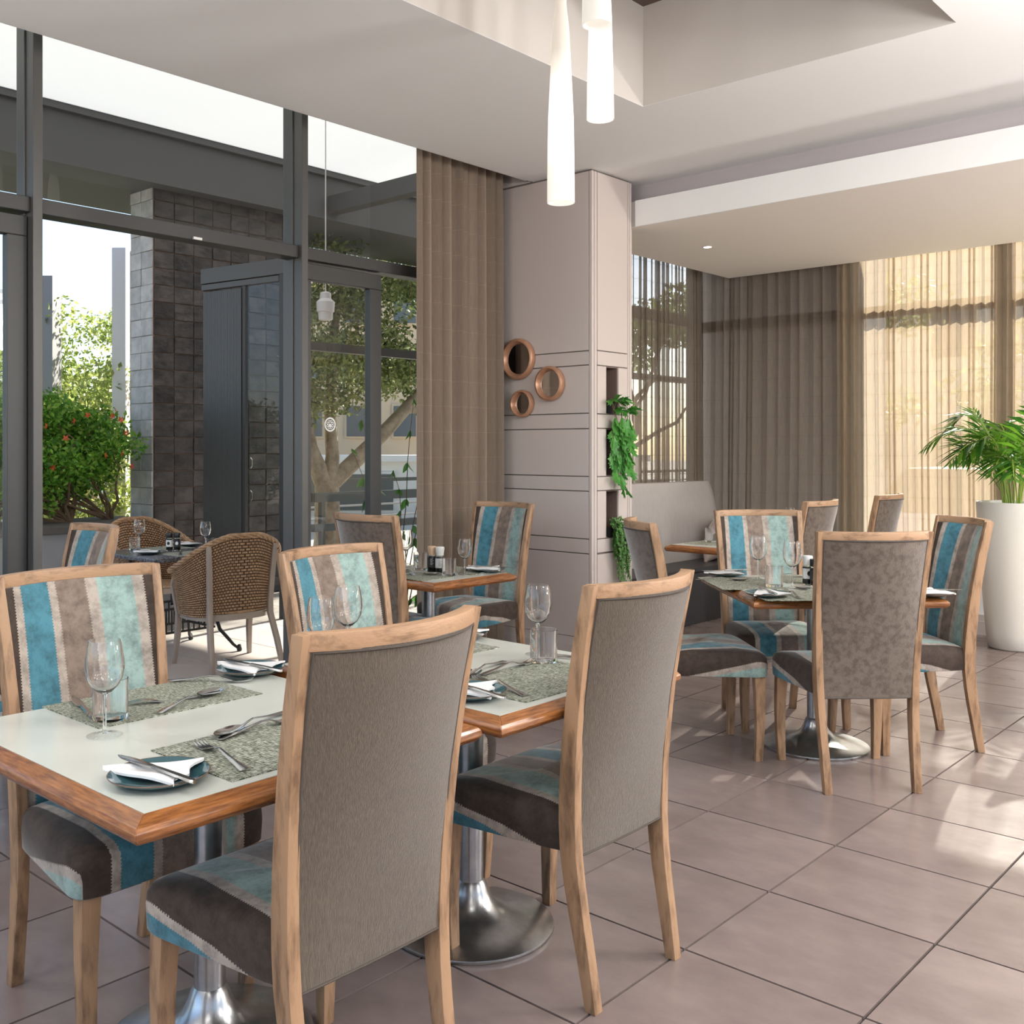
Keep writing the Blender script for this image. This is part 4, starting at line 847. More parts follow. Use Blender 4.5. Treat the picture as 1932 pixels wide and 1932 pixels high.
pendant('opal cylinder pendant hanging highest, cut off by the photo top edge', -2.181, 3.019, 2.917,
        [(.0525,0),(.0525,.3),(.048,.45),(.03,.58),(.024,.64)], [(0,W4),(.2,W4),(.35,W1),(.6,W2)], .7)
o = thing('downlight', 'small recessed downlight shining in the low nook ceiling', 'downlight', (-3.875, 6.768, 2.885))
m_, t_, b_, o_ = nt('lamp_glow'); b_.inputs['Emission Color'].default_value = (1,.96,.88,1); b_.inputs['Emission Strength'].default_value = 14
MB().lathe([(.028,-.001),(.028,.004)], 24).ob('lens', m_, o); MB().lathe([(.034,.002),(.034,-.003),(.029,-.003),(.029,.002)], 24, cap=False).ob('trim_ring', MT['wplast'], o)
l = bpy.data.lights.new('nook_spot', 'SPOT'); l.energy = 60; l.spot_size = 1.9; l.spot_blend = .8; l.color = (1,.9,.76); l.shadow_soft_size = .03
q = bpy.data.objects.new('nook_spot', l); COL.objects.link(q); q.location = (-3.875, 6.768, 2.87)
for x in (-.6, 1.2, 3.0):      # extra unseen spots added to brighten the nook
    l2 = bpy.data.objects.new('nook_spot', l); COL.objects.link(l2); l2.location = (x, 6.9, 2.87)

# ================================================================ BENCH
o = thing('bench', 'built-in bench with pinstripe grey back and charcoal vinyl seat', 'bench', (-4.4, 7, 0))
MB().box((-.33,-1.12,0),(.25,1.06,.40)).ob('base', MT['vinyl'], o, bevel=.01)
MB().box((-.12,-1.12,.40),(.265,1.06,.44)).ob('seat', MT['vinyl'], o, bevel=.018, seg=3, smooth=50)
def bk(u, v):
    y = lerp(-1.12, 1.10-.035*v*v-.02*v, u); z = lerp(.36, 1.095, v); x = -.10-.05*v+.035*math.sin(v*PI)-(.05*max(0, v-.9)**2*100*.3)-(.06*max(0, (u-.97)/.03)**2)
    return (x, y, z)
m = MB(); m.grid(bk, 40, 20); m.grid(lambda u, v: (-.30, bk(u, v)[1], bk(u, v)[2]-.0), 40, 20, None, True)
kk = 41*21; R_ = [i for i in range(41)]+[j*41+40 for j in range(1, 21)]+[20*41+i for i in range(39, -1, -1)]+[j*41 for j in range(19, 0, -1)]
for a, b in zip(R_, R_[1:]+R_[:1]): m.f.append((a, b, b+kk, a+kk))
m.ob('backrest', MT['bench'], o, smooth=50)
def cushion(label, loc, rz, tilt, s, mt):
    m = MB()
    def C(u, v, d):
        a, b = 2*u-1, 2*v-1; e = (1-abs(a)**2.6)*(1-abs(b)**2.6); pin = 1-.06*(1-abs(a*b))*0
        k = 1-.05*(abs(a)**2*(1-abs(b)**2)+abs(b)**2*(1-abs(a)**2))*0-.045*((1-b*b)*abs(a)**3)
        return (a*s/2*(1-.05*(1-b*b)), d*(.012+.075*e**.6), b*s/2*(1-.05*(1-a*a)))
    m.grid(lambda u, v: C(u, v, 1), 18, 18); m.grid(lambda u, v: C(u, v, -1), 18, 18, None, True); k = 361
    R_ = [i for i in range(19)]+[j*19+18 for j in range(1, 19)]+[18*19+i for i in range(17, -1, -1)]+[j*19 for j in range(17, 0, -1)]
    for a, b in zip(R_, R_[1:]+R_[:1]): m.f.append((a, b, b+k, a+k))
    c = m.ob('cushion', mt, None, smooth=60); c.location = loc; c.rotation_euler = (tilt, 0, rz); return tag(c, label, 'cushion')
cushion('blush satin cushion leaning against the grey bench back', (-4.33, 7.72, .625), -PI/2+.3, -.28, .39, MT['cushion'])

# ================================================================ INDOOR PLANTS
PX_, PY_ = AT0 = (-2.03, 7.72)
o = thing('planter', 'tall white tapered planter at the right edge before the sheer curtain', 'planter', (-2.03, 7.72, 0))
MB().lathe([(.158,0),(.170,.012),(.182,.10),(.215,.50),(.238,.86),(.245,1.0),(.243,1.012),(.232,1.012),(.228,1.0),(.226,.95)], 56, cap=True).ob('pot', MT['pot'], o, smooth=50)
MB().lathe([(.226,.96),(.15,.985),(.02,.992)], 40).ob('soil', MT['soil'], o)
pl = thing('potted_palm', 'green palm with feathered fronds growing in the tall white planter', 'palm', (-2.03, 7.72, .985))
def frond(seed, az, reach, height, droop):
    rr = random.Random(seed); m = MB(); n = 26; P = []
    for i in range(n+1):
        t = i/n; r = reach*(t**1.5); z = height*math.sin(min(t*1.25, 1.9)*PI/2)*(1-droop*t*t) if droop else height*t
        P.append(Vector((math.cos(az)*r+.02*math.sin(seed+t*3), math.sin(az)*r, z)))
    leaves = MB()
    for i in range(9, n+1):
        t = i/n; p = P[i]; d = (P[min(i+1, n)]-P[i-1]).normalized(); sd_ = d.cross(Vector((0, 0, 1))).normalized()
        for s in (-1, 1):
            L = .23*math.sin((t-.25)/.75*PI*.85+.35)*rr.uniform(.8, 1.15)+.04; w = .0115*rr.uniform(.8, 1.25)
            dr = (d*.75+sd_*s*.75+Vector((0, 0, rr.uniform(-.25, .15)))).normalized(); up = dr.cross(d*s).normalized()
            a = p; side = dr.cross(up).normalized()
            q1 = a+dr*L*.45+Vector((0, 0, -.01)); q2 = a+dr*L+Vector((0, 0, -L*.22))
            leaves.add([a, q1+side*w, q2, q1-side*w, q1+up*.004], [(0,1,4),(1,2,4),(2,3,4),(3,0,4)])
    return m.tube(P, [lerp(.006, .0018, i/n) for i in range(n+1)], 5), leaves
for i in range(17):
    az = i*2.4+.4; rr = random.Random(i); st, lv = frond(i, az, rr.uniform(.20,.52), rr.uniform(.42,.72), rr.choice([.0,.25,.45]))
    s = st.ob('stem', MT['palmstem'], pl, smooth=True); s.location = (.06*math.cos(az), .06*math.sin(az), 0)
    lf = raw('leaflets', [v for v in lv.v], [f for f in lv.f], MT['leaf_palm'], s)
# two longer arching fronds toward the striped chair
for i, (az, re, he, dr) in enumerate([(-2.65,.52,.66,.35),(-2.3,.42,.55,.40),(-3.0,.40,.72,.2),(-.4,.45,.6,.3)]):
    st, lv = frond(40+i, az, re, he, dr); s = st.ob('stem', MT['palmstem'], pl, smooth=True); s.location = (.05*math.cos(az), .05*math.sin(az), 0); raw('leaflets', lv.v, lv.f, MT['leaf_palm'], s)

# staghorn trailing from the upper niche
st_leaf = MB()
outl = [(0,0),(.012,.012),(.020,.035),(.017,.055),(.032,.068),(.030,.076),(.016,.078),(.013,.095),(.020,.116),(.006,.104),(0,.120),(-.008,.102),(-.022,.112),(-.014,.092),(-.018,.074),(-.033,.066),(-.018,.052),(-.021,.033),(-.011,.011)]
nn = len(outl); st_leaf.v = [(x,y,.012*math.sin(y*24)+.25*abs(x)) for x, y in outl]+[(0,.05,.006)]; st_leaf.uv = [(0,0)]*(nn+1); st_leaf.f = [(i,(i+1) % nn,nn) for i in range(nn)]
stl = st_leaf.mesh('leaf', MT['leaf_indoor'], smooth=60)
o = thing('trailing_plant', 'trailing plant with large forked leaves hanging from the upper pier niche', 'plant', (-3.93, 5.575, 1.61))
MB().lathe([(.035,0),(.05,.07),(.052,.075),(.045,.07)], 20).ob('pot', MT['black'], o, smooth=40)
rr = random.Random(4); stems = MB(); ids = 0
strands = [(.075,-.035,.38),(.095,.0,.30),(.10,.045,.48),(.085,.085,.28),(.115,.07,.36),(.09,.02,.42),(.075,-.05,.30)]
for (dx, dy, ln) in strands:
    P = [Vector((0, dy*.4, .06)), Vector((dx*.6, dy*.8, .09)), Vector((dx, dy, .02))]+[Vector((dx+.008*math.sin(k*1.7), dy+.010*math.cos(k*1.3+dy*40), .02-ln*k/7)) for k in range(1, 8)]
    stems.tube(P, .0025, 5)
    for k, p in enumerate(P[1:]):
        for q in range(2):
            lf = link('leaf', stl, o, p); lf.rotation_euler = (rr.uniform(-1.1,-.2)-PI/2*.45, rr.uniform(-.5,.5), -PI/2+rr.uniform(-1.3,1.3)) if k > 1 else (rr.uniform(-.5,.3), rr.uniform(-.5,.5), -PI/2+rr.uniform(-1.2,1.2))
            if k > 1: lf.rotation_euler = (PI+rr.uniform(.9,1.6), rr.uniform(-.3,.3), PI/2+rr.uniform(-1.2,1.2))
            sc = rr.uniform(.65,1.05); lf.scale = (sc, sc, sc)
stems.ob('stem', MT['twig'], o)
o = thing('trailing_fern', 'button fern with tiny round leaves trailing from the lowest pier niche', 'plant', (-3.93, 5.57, .796))
MB().lathe([(.035,0),(.05,.06),(.052,.065),(.045,.06)], 20).ob('pot', MT['black'], o, smooth=40)
V = []; F = []; stems = MB(); rr = random.Random(9)
for s_ in range(34):
    dy = rr.uniform(-.055,.10); dx = rr.uniform(.06,.11); ln = rr.uniform(.14,.33)*(1 if s_ % 3 else .6); top = rr.uniform(.06,.13); sw = rr.uniform(.0,.06)
    P = [Vector((.0, dy*.5, .05)), Vector((dx*.55, dy*.8, top)), Vector((dx, dy, top-.03))]
    nn2 = 16
    for k in range(1, nn2): P.append(Vector((dx+.01*math.sin(k*.6+s_), dy+sw*(k/nn2)**2, top-.03-(ln+top)*k/nn2)))
    stems.tube(P, .0012, 4)
    for i in range(1, len(P)-1):
        for h_ in (0, .5):
            p = P[i].lerp(P[i+1], h_)
            for s in (-1, 1):
                r = rr.uniform(.0055,.0095)*(1.1-i/len(P)*.5); c = p+Vector((rr.uniform(0,.008), s*(r*.9), 0)); nrm = Vector((1, rr.uniform(-.7,.7), rr.uniform(-.2,.8))).normalized()
                a = nrm.cross(Vector((0,0,1))).normalized(); b = nrm.cross(a); k0 = len(V)
                for q in range(6): V.append(tuple(c+(a*math.cos(q*PI/3)+b*math.sin(q*PI/3))*r))
                F.append((k0, k0+1, k0+2, k0+3)); F.append((k0, k0+3, k0+4, k0+5))
tag(raw('leaves', V, F, MT['leaf_fern'], o), kind='stuff'); stems.ob('stem', MT['twig'], o)

# ================================================================ WICKER CHAIRS AND IRON TABLE ON THE TERRACE
def wicker_meshes():
    def plan(t, off=0):            # t 0..1 around from right arm front, back, to left arm front
        a = lerp(-.42, PI+.42, t); e = .78; c, s = math.cos(a), -math.sin(a)
        x = .325*math.copysign(abs(c)**e, c); y = .27*math.copysign(abs(s)**e, s)
        n = Vector((c, s, 0)); return Vector((x, y+.01, 0))+n*off
    def ztop(t): q = abs(2*t-1); return lerp(.905, .655, min(1, max(0, (q-.10)/.80))**1.25 if q > .1 else 0) if q < .9 else .655
    def S(t, v, off=0):
        z = lerp(.36, ztop(t), v); p = plan(t, off+.035*v*v-.02+.02*v); return Vector((p.x, p.y, z))
    V = []; F = []
    cols, rows = 56, 27; rr = random.Random(2)
    for c in range(cols):
        for r in range(rows):
            t0 = (c+(.5 if r % 2 else 0))/cols; t1 = t0+.80/cols
            if t1 > 1: continue
            v0 = r/rows+.002; v1 = (r+.74)/rows
            for sg in (.006, -.006):
                base = [S(t0, v0, 0), S(t1, v0, 0), S(t1, v1, 0), S(t0, v1, 0)]
                e1, e2 = (t1-t0)*.22, (v1-v0)*.25; h = sg*rr.uniform(.8, 1.5)
                top = [S(t0+e1, v0+e2, h), S(t1-e1, v0+e2, h), S(t1-e1, v1-e2, h), S(t0+e1, v1-e2, h)]; k = len(V)
                V += [tuple(p) for p in base+top]; F += [(k+4,k+5,k+6,k+7)]+[(k+i, k+(i+1) % 4, k+4+(i+1) % 4, k+4+i) for i in range(4)]
    back = MB().grid(lambda u, v: tuple(S(u, v, 0)), 60, 16).mesh('shell_core', MT['rattandark'], smooth=True)
    rim = MB()
    for s in range(4):
        P = []
        for i in range(121):
            t = i/120; p = S(t, 1.0, .004); q = i*.42+s*PI/2; d = plan(t, 1)-plan(t, 0)
            P.append(p+d.normalized()*.012*math.cos(q)+Vector((0, 0, .012*math.sin(q)+.004)))
        rim.tube(P, .0095, 6)
    rimm = rim.mesh('braided_rim', MT['rattan'], smooth=True)
    band = MB(); secs = []
    for i in range(60):
        a = 2*PI*i/60; c, s = math.cos(a), math.sin(a); x = .295*math.copysign(abs(c)**.8, c); y = .265*math.copysign(abs(s)**.8, s)+.01
        secs.append([(x*.93,y*.93,.335),(x,y,.335),(x,y,.378),(x*.93,y*.93,.378)])
    secs.append(secs[0]); band.stack(secs, False); bandm = band.mesh('seat_ring', MT['caneframe'], smooth=40)
    seat = MB().lathe([(.001,.372),(.25,.372),(.262,.382),(.25,.395),(.001,.40)], 40).mesh('seat', MT['rattan'], smooth=40)
    legs = []
    for sx in (-1, 1):
        p0 = S(.5-sx*.165, 1, .012); mid = S(.5-sx*.165, .4, .016)
        legs.append(MB().post([(p0.x*1.05+0, p0.y*1.32, 0, .016, .016),(p0.x*.99, p0.y*1.12, .18, .018, .018),(mid.x, mid.y, .36, .019, .017),(mid.x, mid.y, .45, .018, .015),((mid.x+p0.x)/2, (mid.y+p0.y)/2-.004, .68, .018, .013),(p0.x, p0.y, p0.z-.01, .017, .012)]).mesh('leg', MT['caneframe'], bevel=.004, smooth=40))
        legs.append(MB().post([(sx*.29,.20,0,.014,.014),(sx*.275,.175,.2,.018,.018),(sx*.275,.16,.36,.019,.019),(sx*.295,.165,.46,.017,.017),(sx*.318,.155,.56,.015,.015),(sx*.322,.11,.645,.013,.013)]).mesh('leg', MT['caneframe'], bevel=.004, smooth=40))
    return V, F, back, rimm, bandm, seat, legs
WV, WF, WB, WR, WBand, WSeat, WLegs = wicker_meshes()
o = thing('wicker_chair', 'rattan tub chair seen from behind on the terrace', 'chair', (-6.13, 4.07, TZ), PI/2-.12)
wv = tag(raw('weave', WV, WF, MT['rattan'], o), kind='stuff'); link('shell_core', WB, o); link('braided_rim', WR, o); link('seat_ring', WBand, o); link('seat', WSeat, o)
for l_ in WLegs: link('leg', l_, o)
copy_tree(o, 'rattan tub chair across the terrace table, facing the room', (-7.62, 4.38, TZ), -PI/2+.1)
o = thing('terrace_table', 'square grey granite terrace table on black iron legs', 'table', (-6.73, 4.04, TZ))
MB().box((-.40,-.40,.712),(.40,.40,.742)).ob('stone_top', MT['granite'], o, bevel=.006, smooth=30)
for sx in (-1, 1):
    for sy in (-1, 1):
        m = MB(); P = [(sx*.20,sy*.26,.70),(sx*.17,sy*.22,.5),(sx*.17,sy*.21,.32),(sx*.21,sy*.24,.16),(sx*.30,sy*.30,.05),(sx*.33,sy*.33,.018)]
        m.tube(P, [.014,.015,.015,.014,.013,.012], 8); m.lathe([(.012,0),(.019,.006),(.019,.02),(.013,.034),(.016,.042),(.011,.05)], 12, (sx*.33,sy*.33,0)); m.ob('leg', MT['iron'], o, smooth=50)
for sy in (-1, 1):
    y = sy*.215
    MB().box((-.17,y-.006,.34),(.17,y+.006,.355)).ob('rail', MT['iron'], o); MB().box((-.18,y-.006,.17),(.18,y+.006,.185)).ob('rail', MT['iron'], o)
    for k in range(9): MB().box((-.16+.04*k-.004,y-.004,.185),(-.16+.04*k+.004,y+.004,.34)).ob('bar', MT['iron'], o)
for sx in (-1, 1):
    x = sx*.172
    MB().box((x-.006,-.2,.34),(x+.006,.2,.355)).ob('rail', MT['iron'], o); MB().box((x-.006,-.22,.17),(x+.006,.22,.185)).ob('rail', MT['iron'], o)
    for k in range(9): MB().box((x-.004,-.18+.045*k-.004,.185),(x+.004,-.18+.045*k+.004,.34)).ob('bar', MT['iron'], o)
MB().box((-.22,-.28,.69),(.22,.28,.712)).ob('top_frame', MT['iron'], o)
ZT = TZ+.742
placemat('on the granite terrace table, near side', -6.50, 4.05, ZT+.0004, .29, .43)
placemat('on the granite terrace table, far side', -6.97, 4.05, ZT+.0004, .29, .43)
setting('on the terrace table, nearest edge', -6.68, 3.80, ZT, .9, .5, (0,0), 0)
setting('on the terrace table, far side by the screen', -7.02, 4.33, ZT, 1.8, .9, (0,0), 1)
wine('wine glass at the left of the terrace table', -7.06, 3.93, ZT, 1.05)
wine('wine glass against the dark screen on the terrace table', -6.62, 4.22, ZT, 1.0)
tumbler('tumbler beside the left terrace wine glass', -7.02, 3.87, ZT+.0026)
tumbler('tumbler against the dark screen on the terrace table', -6.52, 4.20, ZT+.0026)
grinder('black capped salt grinder on the terrace table', -6.80, 4.03, ZT, 'black', 'salt', 'wplast', True, CA-.1, 1.0, False)
grinder('black capped pepper grinder on the terrace table', -6.76, 4.07, ZT, 'black', 'pepper', 'labelblack', True, CA+.1, 1.0, False)
cut('fork', 'fork at the near plate of the terrace table', -6.52, 3.95, ZT+.003, 2.6)

# ================================================================ OUTDOORS
struct(MB().box((-120,-60,-.30),(80,120,-.22)).ob('floor_street', MT['paving']))
def cloud(ells, n, size, seed, asp=.5, shell=.55):
    g = np.random.default_rng(seed); w = np.array([e[3]*e[4]*e[5] for e in ells])**.8; w = w/w.sum(); ix = g.choice(len(ells), n, p=w); E_ = np.array(ells)[ix]
    d = g.normal(size=(n,3)); d /= np.linalg.norm(d, axis=1)[:,None]; r = (g.random(n)**(1-shell))[:,None]
    c = E_[:,:3]+d*r*E_[:,3:6]; c += g.normal(size=(n,3))*.02
    a = g.normal(size=(n,3)); a /= np.linalg.norm(a, axis=1)[:,None]; b = np.cross(a, g.normal(size=(n,3))); b /= np.linalg.norm(b, axis=1)[:,None]
    s = size*g.uniform(.6, 1.3, n)[:,None]
    v = np.stack([c-a*s*.5, c+b*s*asp*.5, c+a*s*.5, c-b*s*asp*.5], 1).reshape(-1,3); f = np.arange(n*4).reshape(n,4); return v, f
def branches(base, tips, r0, mt, parent, seed=1, name='branch'):
    rr = random.Random(seed); m = MB()
    for tp in tips:
        b = Vector(base); t_ = Vector(tp); P = [b.lerp(t_, k/7)+Vector((rr.uniform(-1,1), rr.uniform(-1,1), rr.uniform(-.4,.4)))*(t_-b).length*.045*(1 if 0 < k < 7 else 0) for k in range(8)]
        m.tube(P, [lerp(r0, r0*.25, k/7) for k in range(8)], 6)
    return m.ob(name, mt, parent, smooth=True)
# flowering shrub in the planter
o = thing('flowering_shrub', 'bushy green shrub with red flowers in the concrete terrace planter', 'shrub', (-8.9, 3.98, .72))
rr = random.Random(12); E1 = []
for k in range(34): E1.append((rr.uniform(-.55,.25), rr.uniform(-1.3,.85), rr.uniform(.28,1.05), rr.uniform(.18,.34), rr.uniform(.2,.36), rr.uniform(.14,.26)))
v, f = cloud(E1, 20000, .055, 3); tag(raw('foliage', v, f, MT['leaf_green'], o), kind='stuff')
branches((0,.3,-.02), [(e[0], e[1], e[2]) for e in E1[:12]], .018, MT['twig'], o, 3); branches((-.1,-.5,-.02), [(e[0], e[1], e[2]) for e in E1[12:24]], .018, MT['twig'], o, 4); branches((-.1,.75,-.02), [(e[0], e[1], e[2]) for e in E1[24:]], .016, MT['twig'], o, 5)
fm = MB()
for q in range(5):
    a = q*2*PI/5; fm.add([(0,0,0),(.018*math.cos(a-.5),.018*math.sin(a-.5),.006),(.034*math.cos(a),.034*math.sin(a),.012),(.018*math.cos(a+.5),.018*math.sin(a+.5),.006)], [(0,1,2,3)])
fme = fm.mesh('flower', MT['petal'])
for k, (y, z) in enumerate([(.62,.62),(.45,.60),(.70,.50),(.10,.75),(-.05,.85),(.2,.9),(.62,.92),(.55,1.0),(-.3,.55),(.30,.95),(.55,.95),(-.25,.2),(.0,.5),(.66,.8)]):
    fl_ = link('flower', fme, o, (.32+.03*math.sin(k), y, z)); fl_.rotation_euler = (rr.uniform(-.6,.6), PI/2+rr.uniform(-.6,.6), k); 
o = thing('hedge', 'sunlit light green hedge between the shrub and the small tree', 'hedge', (-11.3, 4.9, -.22))
rh = random.Random(3); E6 = [(rh.uniform(-.5,.5), rh.uniform(-1.8,1.2), rh.uniform(.2,2.1), rh.uniform(.25,.4), rh.uniform(.3,.45), rh.uniform(.2,.32)) for k in range(50)]
v, f = cloud(E6, 20000, .065, 33); tag(raw('foliage', v, f, MT['leaf_yellow'], o), kind='stuff'); branches((0,-.4,0), [(e[0], e[1], e[2]) for e in E6[:10]], .02, MT['twig'], o, 9)
# yellow-green sunlit tree behind
def tree(label, name, x, y, ells, n, size, mt, seed, trunk=None, r0=.1):
    o = thing(name, label, 'tree', (x, y, -.22)); v, f = cloud(ells, n, size, seed); tag(raw('foliage', v, f, mt, o), kind='stuff')
    if trunk is None: trunk = [(e[0]*.8, e[1]*.8, e[2]) for e in ells[:8]]
    m = MB().tube([(0,0,0),(.03,.02,.6),(0,.05,1.2),(.05,0,1.6)], [r0*1.3,r0,r0*.9,r0*.7], 10); m.ob('trunk', MT['bark'], o, smooth=True)
    branches((.05,0,1.55), trunk, r0*.4, MT['bark'], o, seed); return o
rr = random.Random(5)
E2 = [(rr.gauss(0,.85), rr.gauss(0,.9), rr.uniform(1.2,3.3), rr.uniform(.35,.6), rr.uniform(.35,.6), rr.uniform(.25,.4)) for k in range(60)]
tree('sunlit yellow-green tree rising behind the flowering shrub', 'small_tree', -13.5, 6.75, E2, 30000, .08, MT['leaf_yellow'], 6)
E3 = [(rr.gauss(0,1.2), rr.gauss(0,1.2), rr.uniform(.9,3.0), rr.uniform(.5,.8), rr.uniform(.5,.8), rr.uniform(.3,.5)) for k in range(24)]
tree('tree at the left edge of the photo behind the planter', 'small_tree', -14.4, 3.6, E3, 11000, .085, MT['leaf_yellow'], 7)
# the big tree seen through door 2
o = thing('street_tree', 'large tree with pale forked trunk beyond the terrace rails', 'tree', (-9.75, 7.9, -.22))
MB().tube([(.0,.0,0),(.0,.0,.12),(.03,0,.5),(.0,.02,.95),(-.02,.03,1.2)], [.30,.20,.165,.155,.15], 14).ob('trunk', MT['bark'], o, smooth=True)
br = MB()
br.tube([(-.02,.03,1.1),(-.12,-.16,1.6),(-.18,-.25,2.2),(-.3,-.3,3.0),(-.2,-.5,3.8)], [.12,.105,.09,.07,.04], 10); br.tube([(-.0,.05,1.1),(-.02,.12,1.5),(-.12,.16,2.1),(-.1,.2,3.0),(0,.3,3.9)], [.11,.085,.07,.055,.03], 10)
br.tube([(0,.06,1.15),(.1,.42,1.48),(.18,.85,1.85),(.2,1.25,2.2),(.2,1.9,2.75),(.2,2.6,3.1)], [.105,.10,.09,.075,.05,.03], 10)
br.tube([(.19,1.1,2.1),(.3,1.5,2.1),(.4,2.2,2.3),(.4,2.8,2.35)], [.05,.04,.03,.015], 8); br.ob('branch', MT['bark'], o, smooth=True)
rr = random.Random(21)
E4 = [(rr.uniform(-.9,.9), rr.uniform(-1.4,3.8), rr.uniform(2.5,4.6), rr.uniform(.35,.7), rr.uniform(.35,.7), rr.uniform(.22,.42)) for k in range(60)]+[(rr.uniform(-.7,.4), rr.uniform(-1.5,.8), rr.uniform(2.0,3.2), .4, .4, .28) for k in range(14)]+[(rr.uniform(-.5,.5), rr.uniform(1.0,3.6), rr.uniform(1.95,2.6), .35, .4, .22) for k in range(9)]+[(rr.uniform(-.7,.2), rr.uniform(-1.2,.1), rr.uniform(1.9,2.6), .3, .3, .22) for k in range(6)]
v, f = cloud(E4, 52000, .075, 22); tag(raw('foliage', v, f, MT['leaf_olive'], o), kind='stuff')
# thin fig branches close behind the glass
o = thing('potted_fig', 'thin fig plant with drooping leaves behind the glass near the drape', 'plant', (-5.22, 4.88, TZ))
MB().lathe([(.10,0),(.13,.02),(.15,.26),(.152,.28),(.14,.28),(.135,.24)], 28).ob('pot', MT['greenrail'], o, smooth=40)
rr = random.Random(31); fig_leaf = MB()
ol = [(0,0),(.012,.012),(.020,.035),(.017,.055),(.006,.078),(0,.088),(-.006,.078),(-.017,.055),(-.020,.035),(-.012,.012)]
fig_leaf.v = [(x,y,.35*abs(x)-.6*y*y) for x, y in ol]+[(0,.04,-.001)]; fig_leaf.uv = [(0,0)]*11; fig_leaf.f = [(i,(i+1) % 10,10) for i in range(10)]
flm = fig_leaf.mesh('leaf', MT['leaf_fig'], smooth=60); tw = MB()
tips = [(-.12,-.22,1.70),(.02,-.05,1.35),(.05,.20,1.62),(.06,.26,1.30),(-.05,-.38,1.50),(.02,.10,1.85),(.0,-.30,1.15),(.06,.30,.95),(-.02,.02,.7),(.05,.16,.45)]
for k, tp in enumerate(tips):
    P = [Vector((.01*math.sin(k), .02*math.cos(k*2), .2))]+[Vector((.01,.01,.2)).lerp(Vector(tp), q/6)+Vector((rr.uniform(-.012,.012), rr.uniform(-.025,.025), .12*math.sin(q/6*PI)*(1 if k % 2 else .4))) for q in range(1, 7)]
    tw.tube(P, [lerp(.0055,.0016,q/6) for q in range(7)], 5)
    for q in range(3, 7):
        for h_ in range(2):
            lf = link('leaf', flm, o, P[q]); lf.rotation_euler = (PI+rr.uniform(.7,1.7), rr.uniform(-.5,.5), rr.uniform(0,6.28)); sc = rr.uniform(.6,1.1); lf.scale = (sc,)*3
tw.ob('stem', MT['twig'], o)
# posts beyond the planter
o = MB().box((-.08,-.09,0),(.08,.09,3.95)).ob('white_post', MT['postw'], None, loc=(-11.19,6.0,-.22), rz=.75); tag(o, 'slim pale post rising left of the slate wall', 'post')
MB().box((-.07,.09,0),(.10,.20,3.95)).ob('side_plate', MT['postg'], o)  # grey slab: shaded side of the post put in as colour
tag(MB().box((-.14,-.14,0),(.14,.14,3.70)).ob('grey_post', MT['postg'], None, loc=(-12.34,5.62,-.22), rz=.75), 'grey post showing right beside the left mullion', 'post')
# buildings
def building(label, x, y, rz, sx, sy, h, mt, wins, roof=.15):
    o = thing('building', label, 'building', (x, y, -.22), rz); MB().box((-sx/2,-sy/2,0),(sx/2,sy/2,h)).ob('wall', mt, o); MB().box((-sx/2-roof,-sy/2-roof,h),(sx/2+roof,sy/2+roof,h+.12)).ob('roof', mt, o)
    for (xa, z, w_, hh) in wins:
        wf = MB().box((xa-w_/2-.05,-sy/2-.05,z-.05),(xa+w_/2+.05,-sy/2+.02,z+hh+.05)).ob('window', mt, o)
        MB().box((xa-w_/2,-sy/2-.07,z),(xa+w_/2,-sy/2-.05,z+hh)).ob('shade', MT['blind'], wf)
    return o
building('beige rendered building with dark windows behind the street tree', -20.6, 18.6, .85, 7.5, 5, 5.6, MT['beige'], [(-2.9+1.15*i, z, .55, .75) for i in range(6) for z in (1.9, 3.3, 4.7)])
building('low white building beyond the street, behind the tree trunk', -17.2, 12.4, .80, 15, 2, 1.35, MT['palewall'], [(1.8,.4,1.6,.7),(4.0,.4,1.6,.7),(-2.2,.3,1.4,.8)])
o = thing('garage_louvre', 'grey slatted roller front on the low white building', 'shutter', (-16.2, 10.6, -.22), .80)
for k in range(14): MB().box((-1.1,-.2,.2+.07*k),(1.1,-.14,.255+.07*k)).ob('slat', MT['louver'], o)
building('distant pale block at the far left edge of the photo', -34, 12.5, 1.1, 6, 4, 6.3, MT['palewall'], [(-1.5+1.5*i, 4.4, .7, .8) for i in range(3)])
# street rails beyond the tree
r2 = struct(MB().box((-13.0,6,.82),(-12.95,22,.88)).ob('trim_14', MT['greenrail']))
for z in (.62,.42,.22): MB().box((-12.99,6,z),(-12.96,22,z+.03)).ob('rail', MT['louver'], r2)
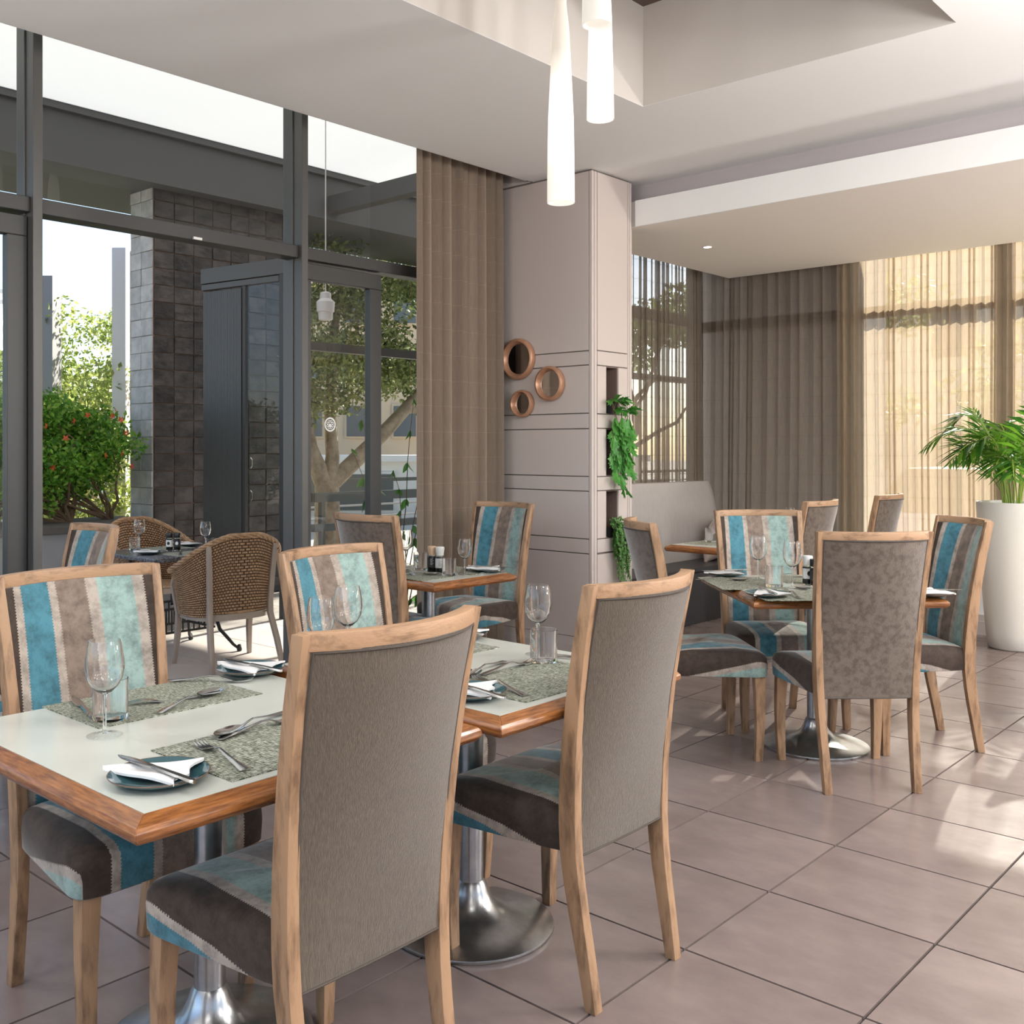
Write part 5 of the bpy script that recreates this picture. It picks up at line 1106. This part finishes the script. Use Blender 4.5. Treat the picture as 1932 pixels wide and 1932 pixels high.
# seen faintly through the sheer on the right
building('cream building across the street, behind the sunlit sheer curtain', -1.0, 33, 0, 26, 5, 7.2, MT['facade'], [(-11+2.4*i, z, 1.2, 1.3) for i in range(10) for z in (1.0, 4.2)])
E5 = [(rr.gauss(0,1.0), rr.gauss(0,1.0), rr.uniform(1.6,4.2), rr.uniform(.4,.7), rr.uniform(.4,.7), rr.uniform(.3,.5)) for k in range(22)]
tree('tree outside the far window, blurred by the sheer curtain', 'small_tree', -3.6, 15.5, E5, 6000, .12, MT['leaf_olive'], 17)
tree('tree outside the left nook window, behind bronze sheer', 'small_tree', -8.9, 13.0, E5[:14], 6000, .12, MT['leaf_olive'], 18)
o = thing('parked_car', 'pale lilac parked car glimpsed through the sheer curtain', 'car', (-3.4, 12.6, -.22), .0)
MB().stack([[(-2.1,-.8,.35),(2.1,-.8,.35),(2.1,.8,.35),(-2.1,.8,.35)],[(-2.15,-.85,.6),(2.15,-.85,.6),(2.15,.85,.6),(-2.15,.85,.6)],[(-2.0,-.8,.88),(2.05,-.8,.88),(2.05,.8,.88),(-2.0,.8,.88)]]).ob('body', MT['bluecar'], o, bevel=.06, smooth=40)
MB().stack([[(-1.3,-.76,.88),(1.2,-.76,.88),(1.2,.76,.88),(-1.3,.76,.88)],[(-.9,-.62,1.38),(.7,-.62,1.38),(.7,.62,1.38),(-.9,.62,1.38)]]).ob('cabin', MT['blind'], o, bevel=.04, smooth=40)
for x in (-1.35, 1.35):
    for y in (-.8, .8):
        w_ = MB().lathe([(.31,-.09),(.33,-.06),(.33,.06),(.31,.09)], 24).mesh('wheel', MT['rubber'], smooth=40); q = link('wheel', w_, o, (x, y, .33)); q.rotation_euler = (PI/2, 0, 0)
# white spot lamps hanging under the canopy
def hang(label, x, y, zb):
    o = thing('hanging_lamp', label, 'lamp', (x, y, zb)); MB().lathe([(.05,0),(.062,.004),(.066,.07),(.078,.075),(.082,.16),(.05,.19),(.048,.24),(.03,.25)], 24).ob('lamp_body', MT['bakelite'], o, smooth=40)
    MB().tube([(0,0,.24),(0,0,4.36-zb)], .006, 6).ob('rod', MT['bakelite'], o)
hang('white terrace lamp at the left of door glass, under the canopy', -7.10, 5.75, 2.52)
hang('white terrace lamp at the right of door glass, under the canopy', -6.62, 6.62, 2.55)
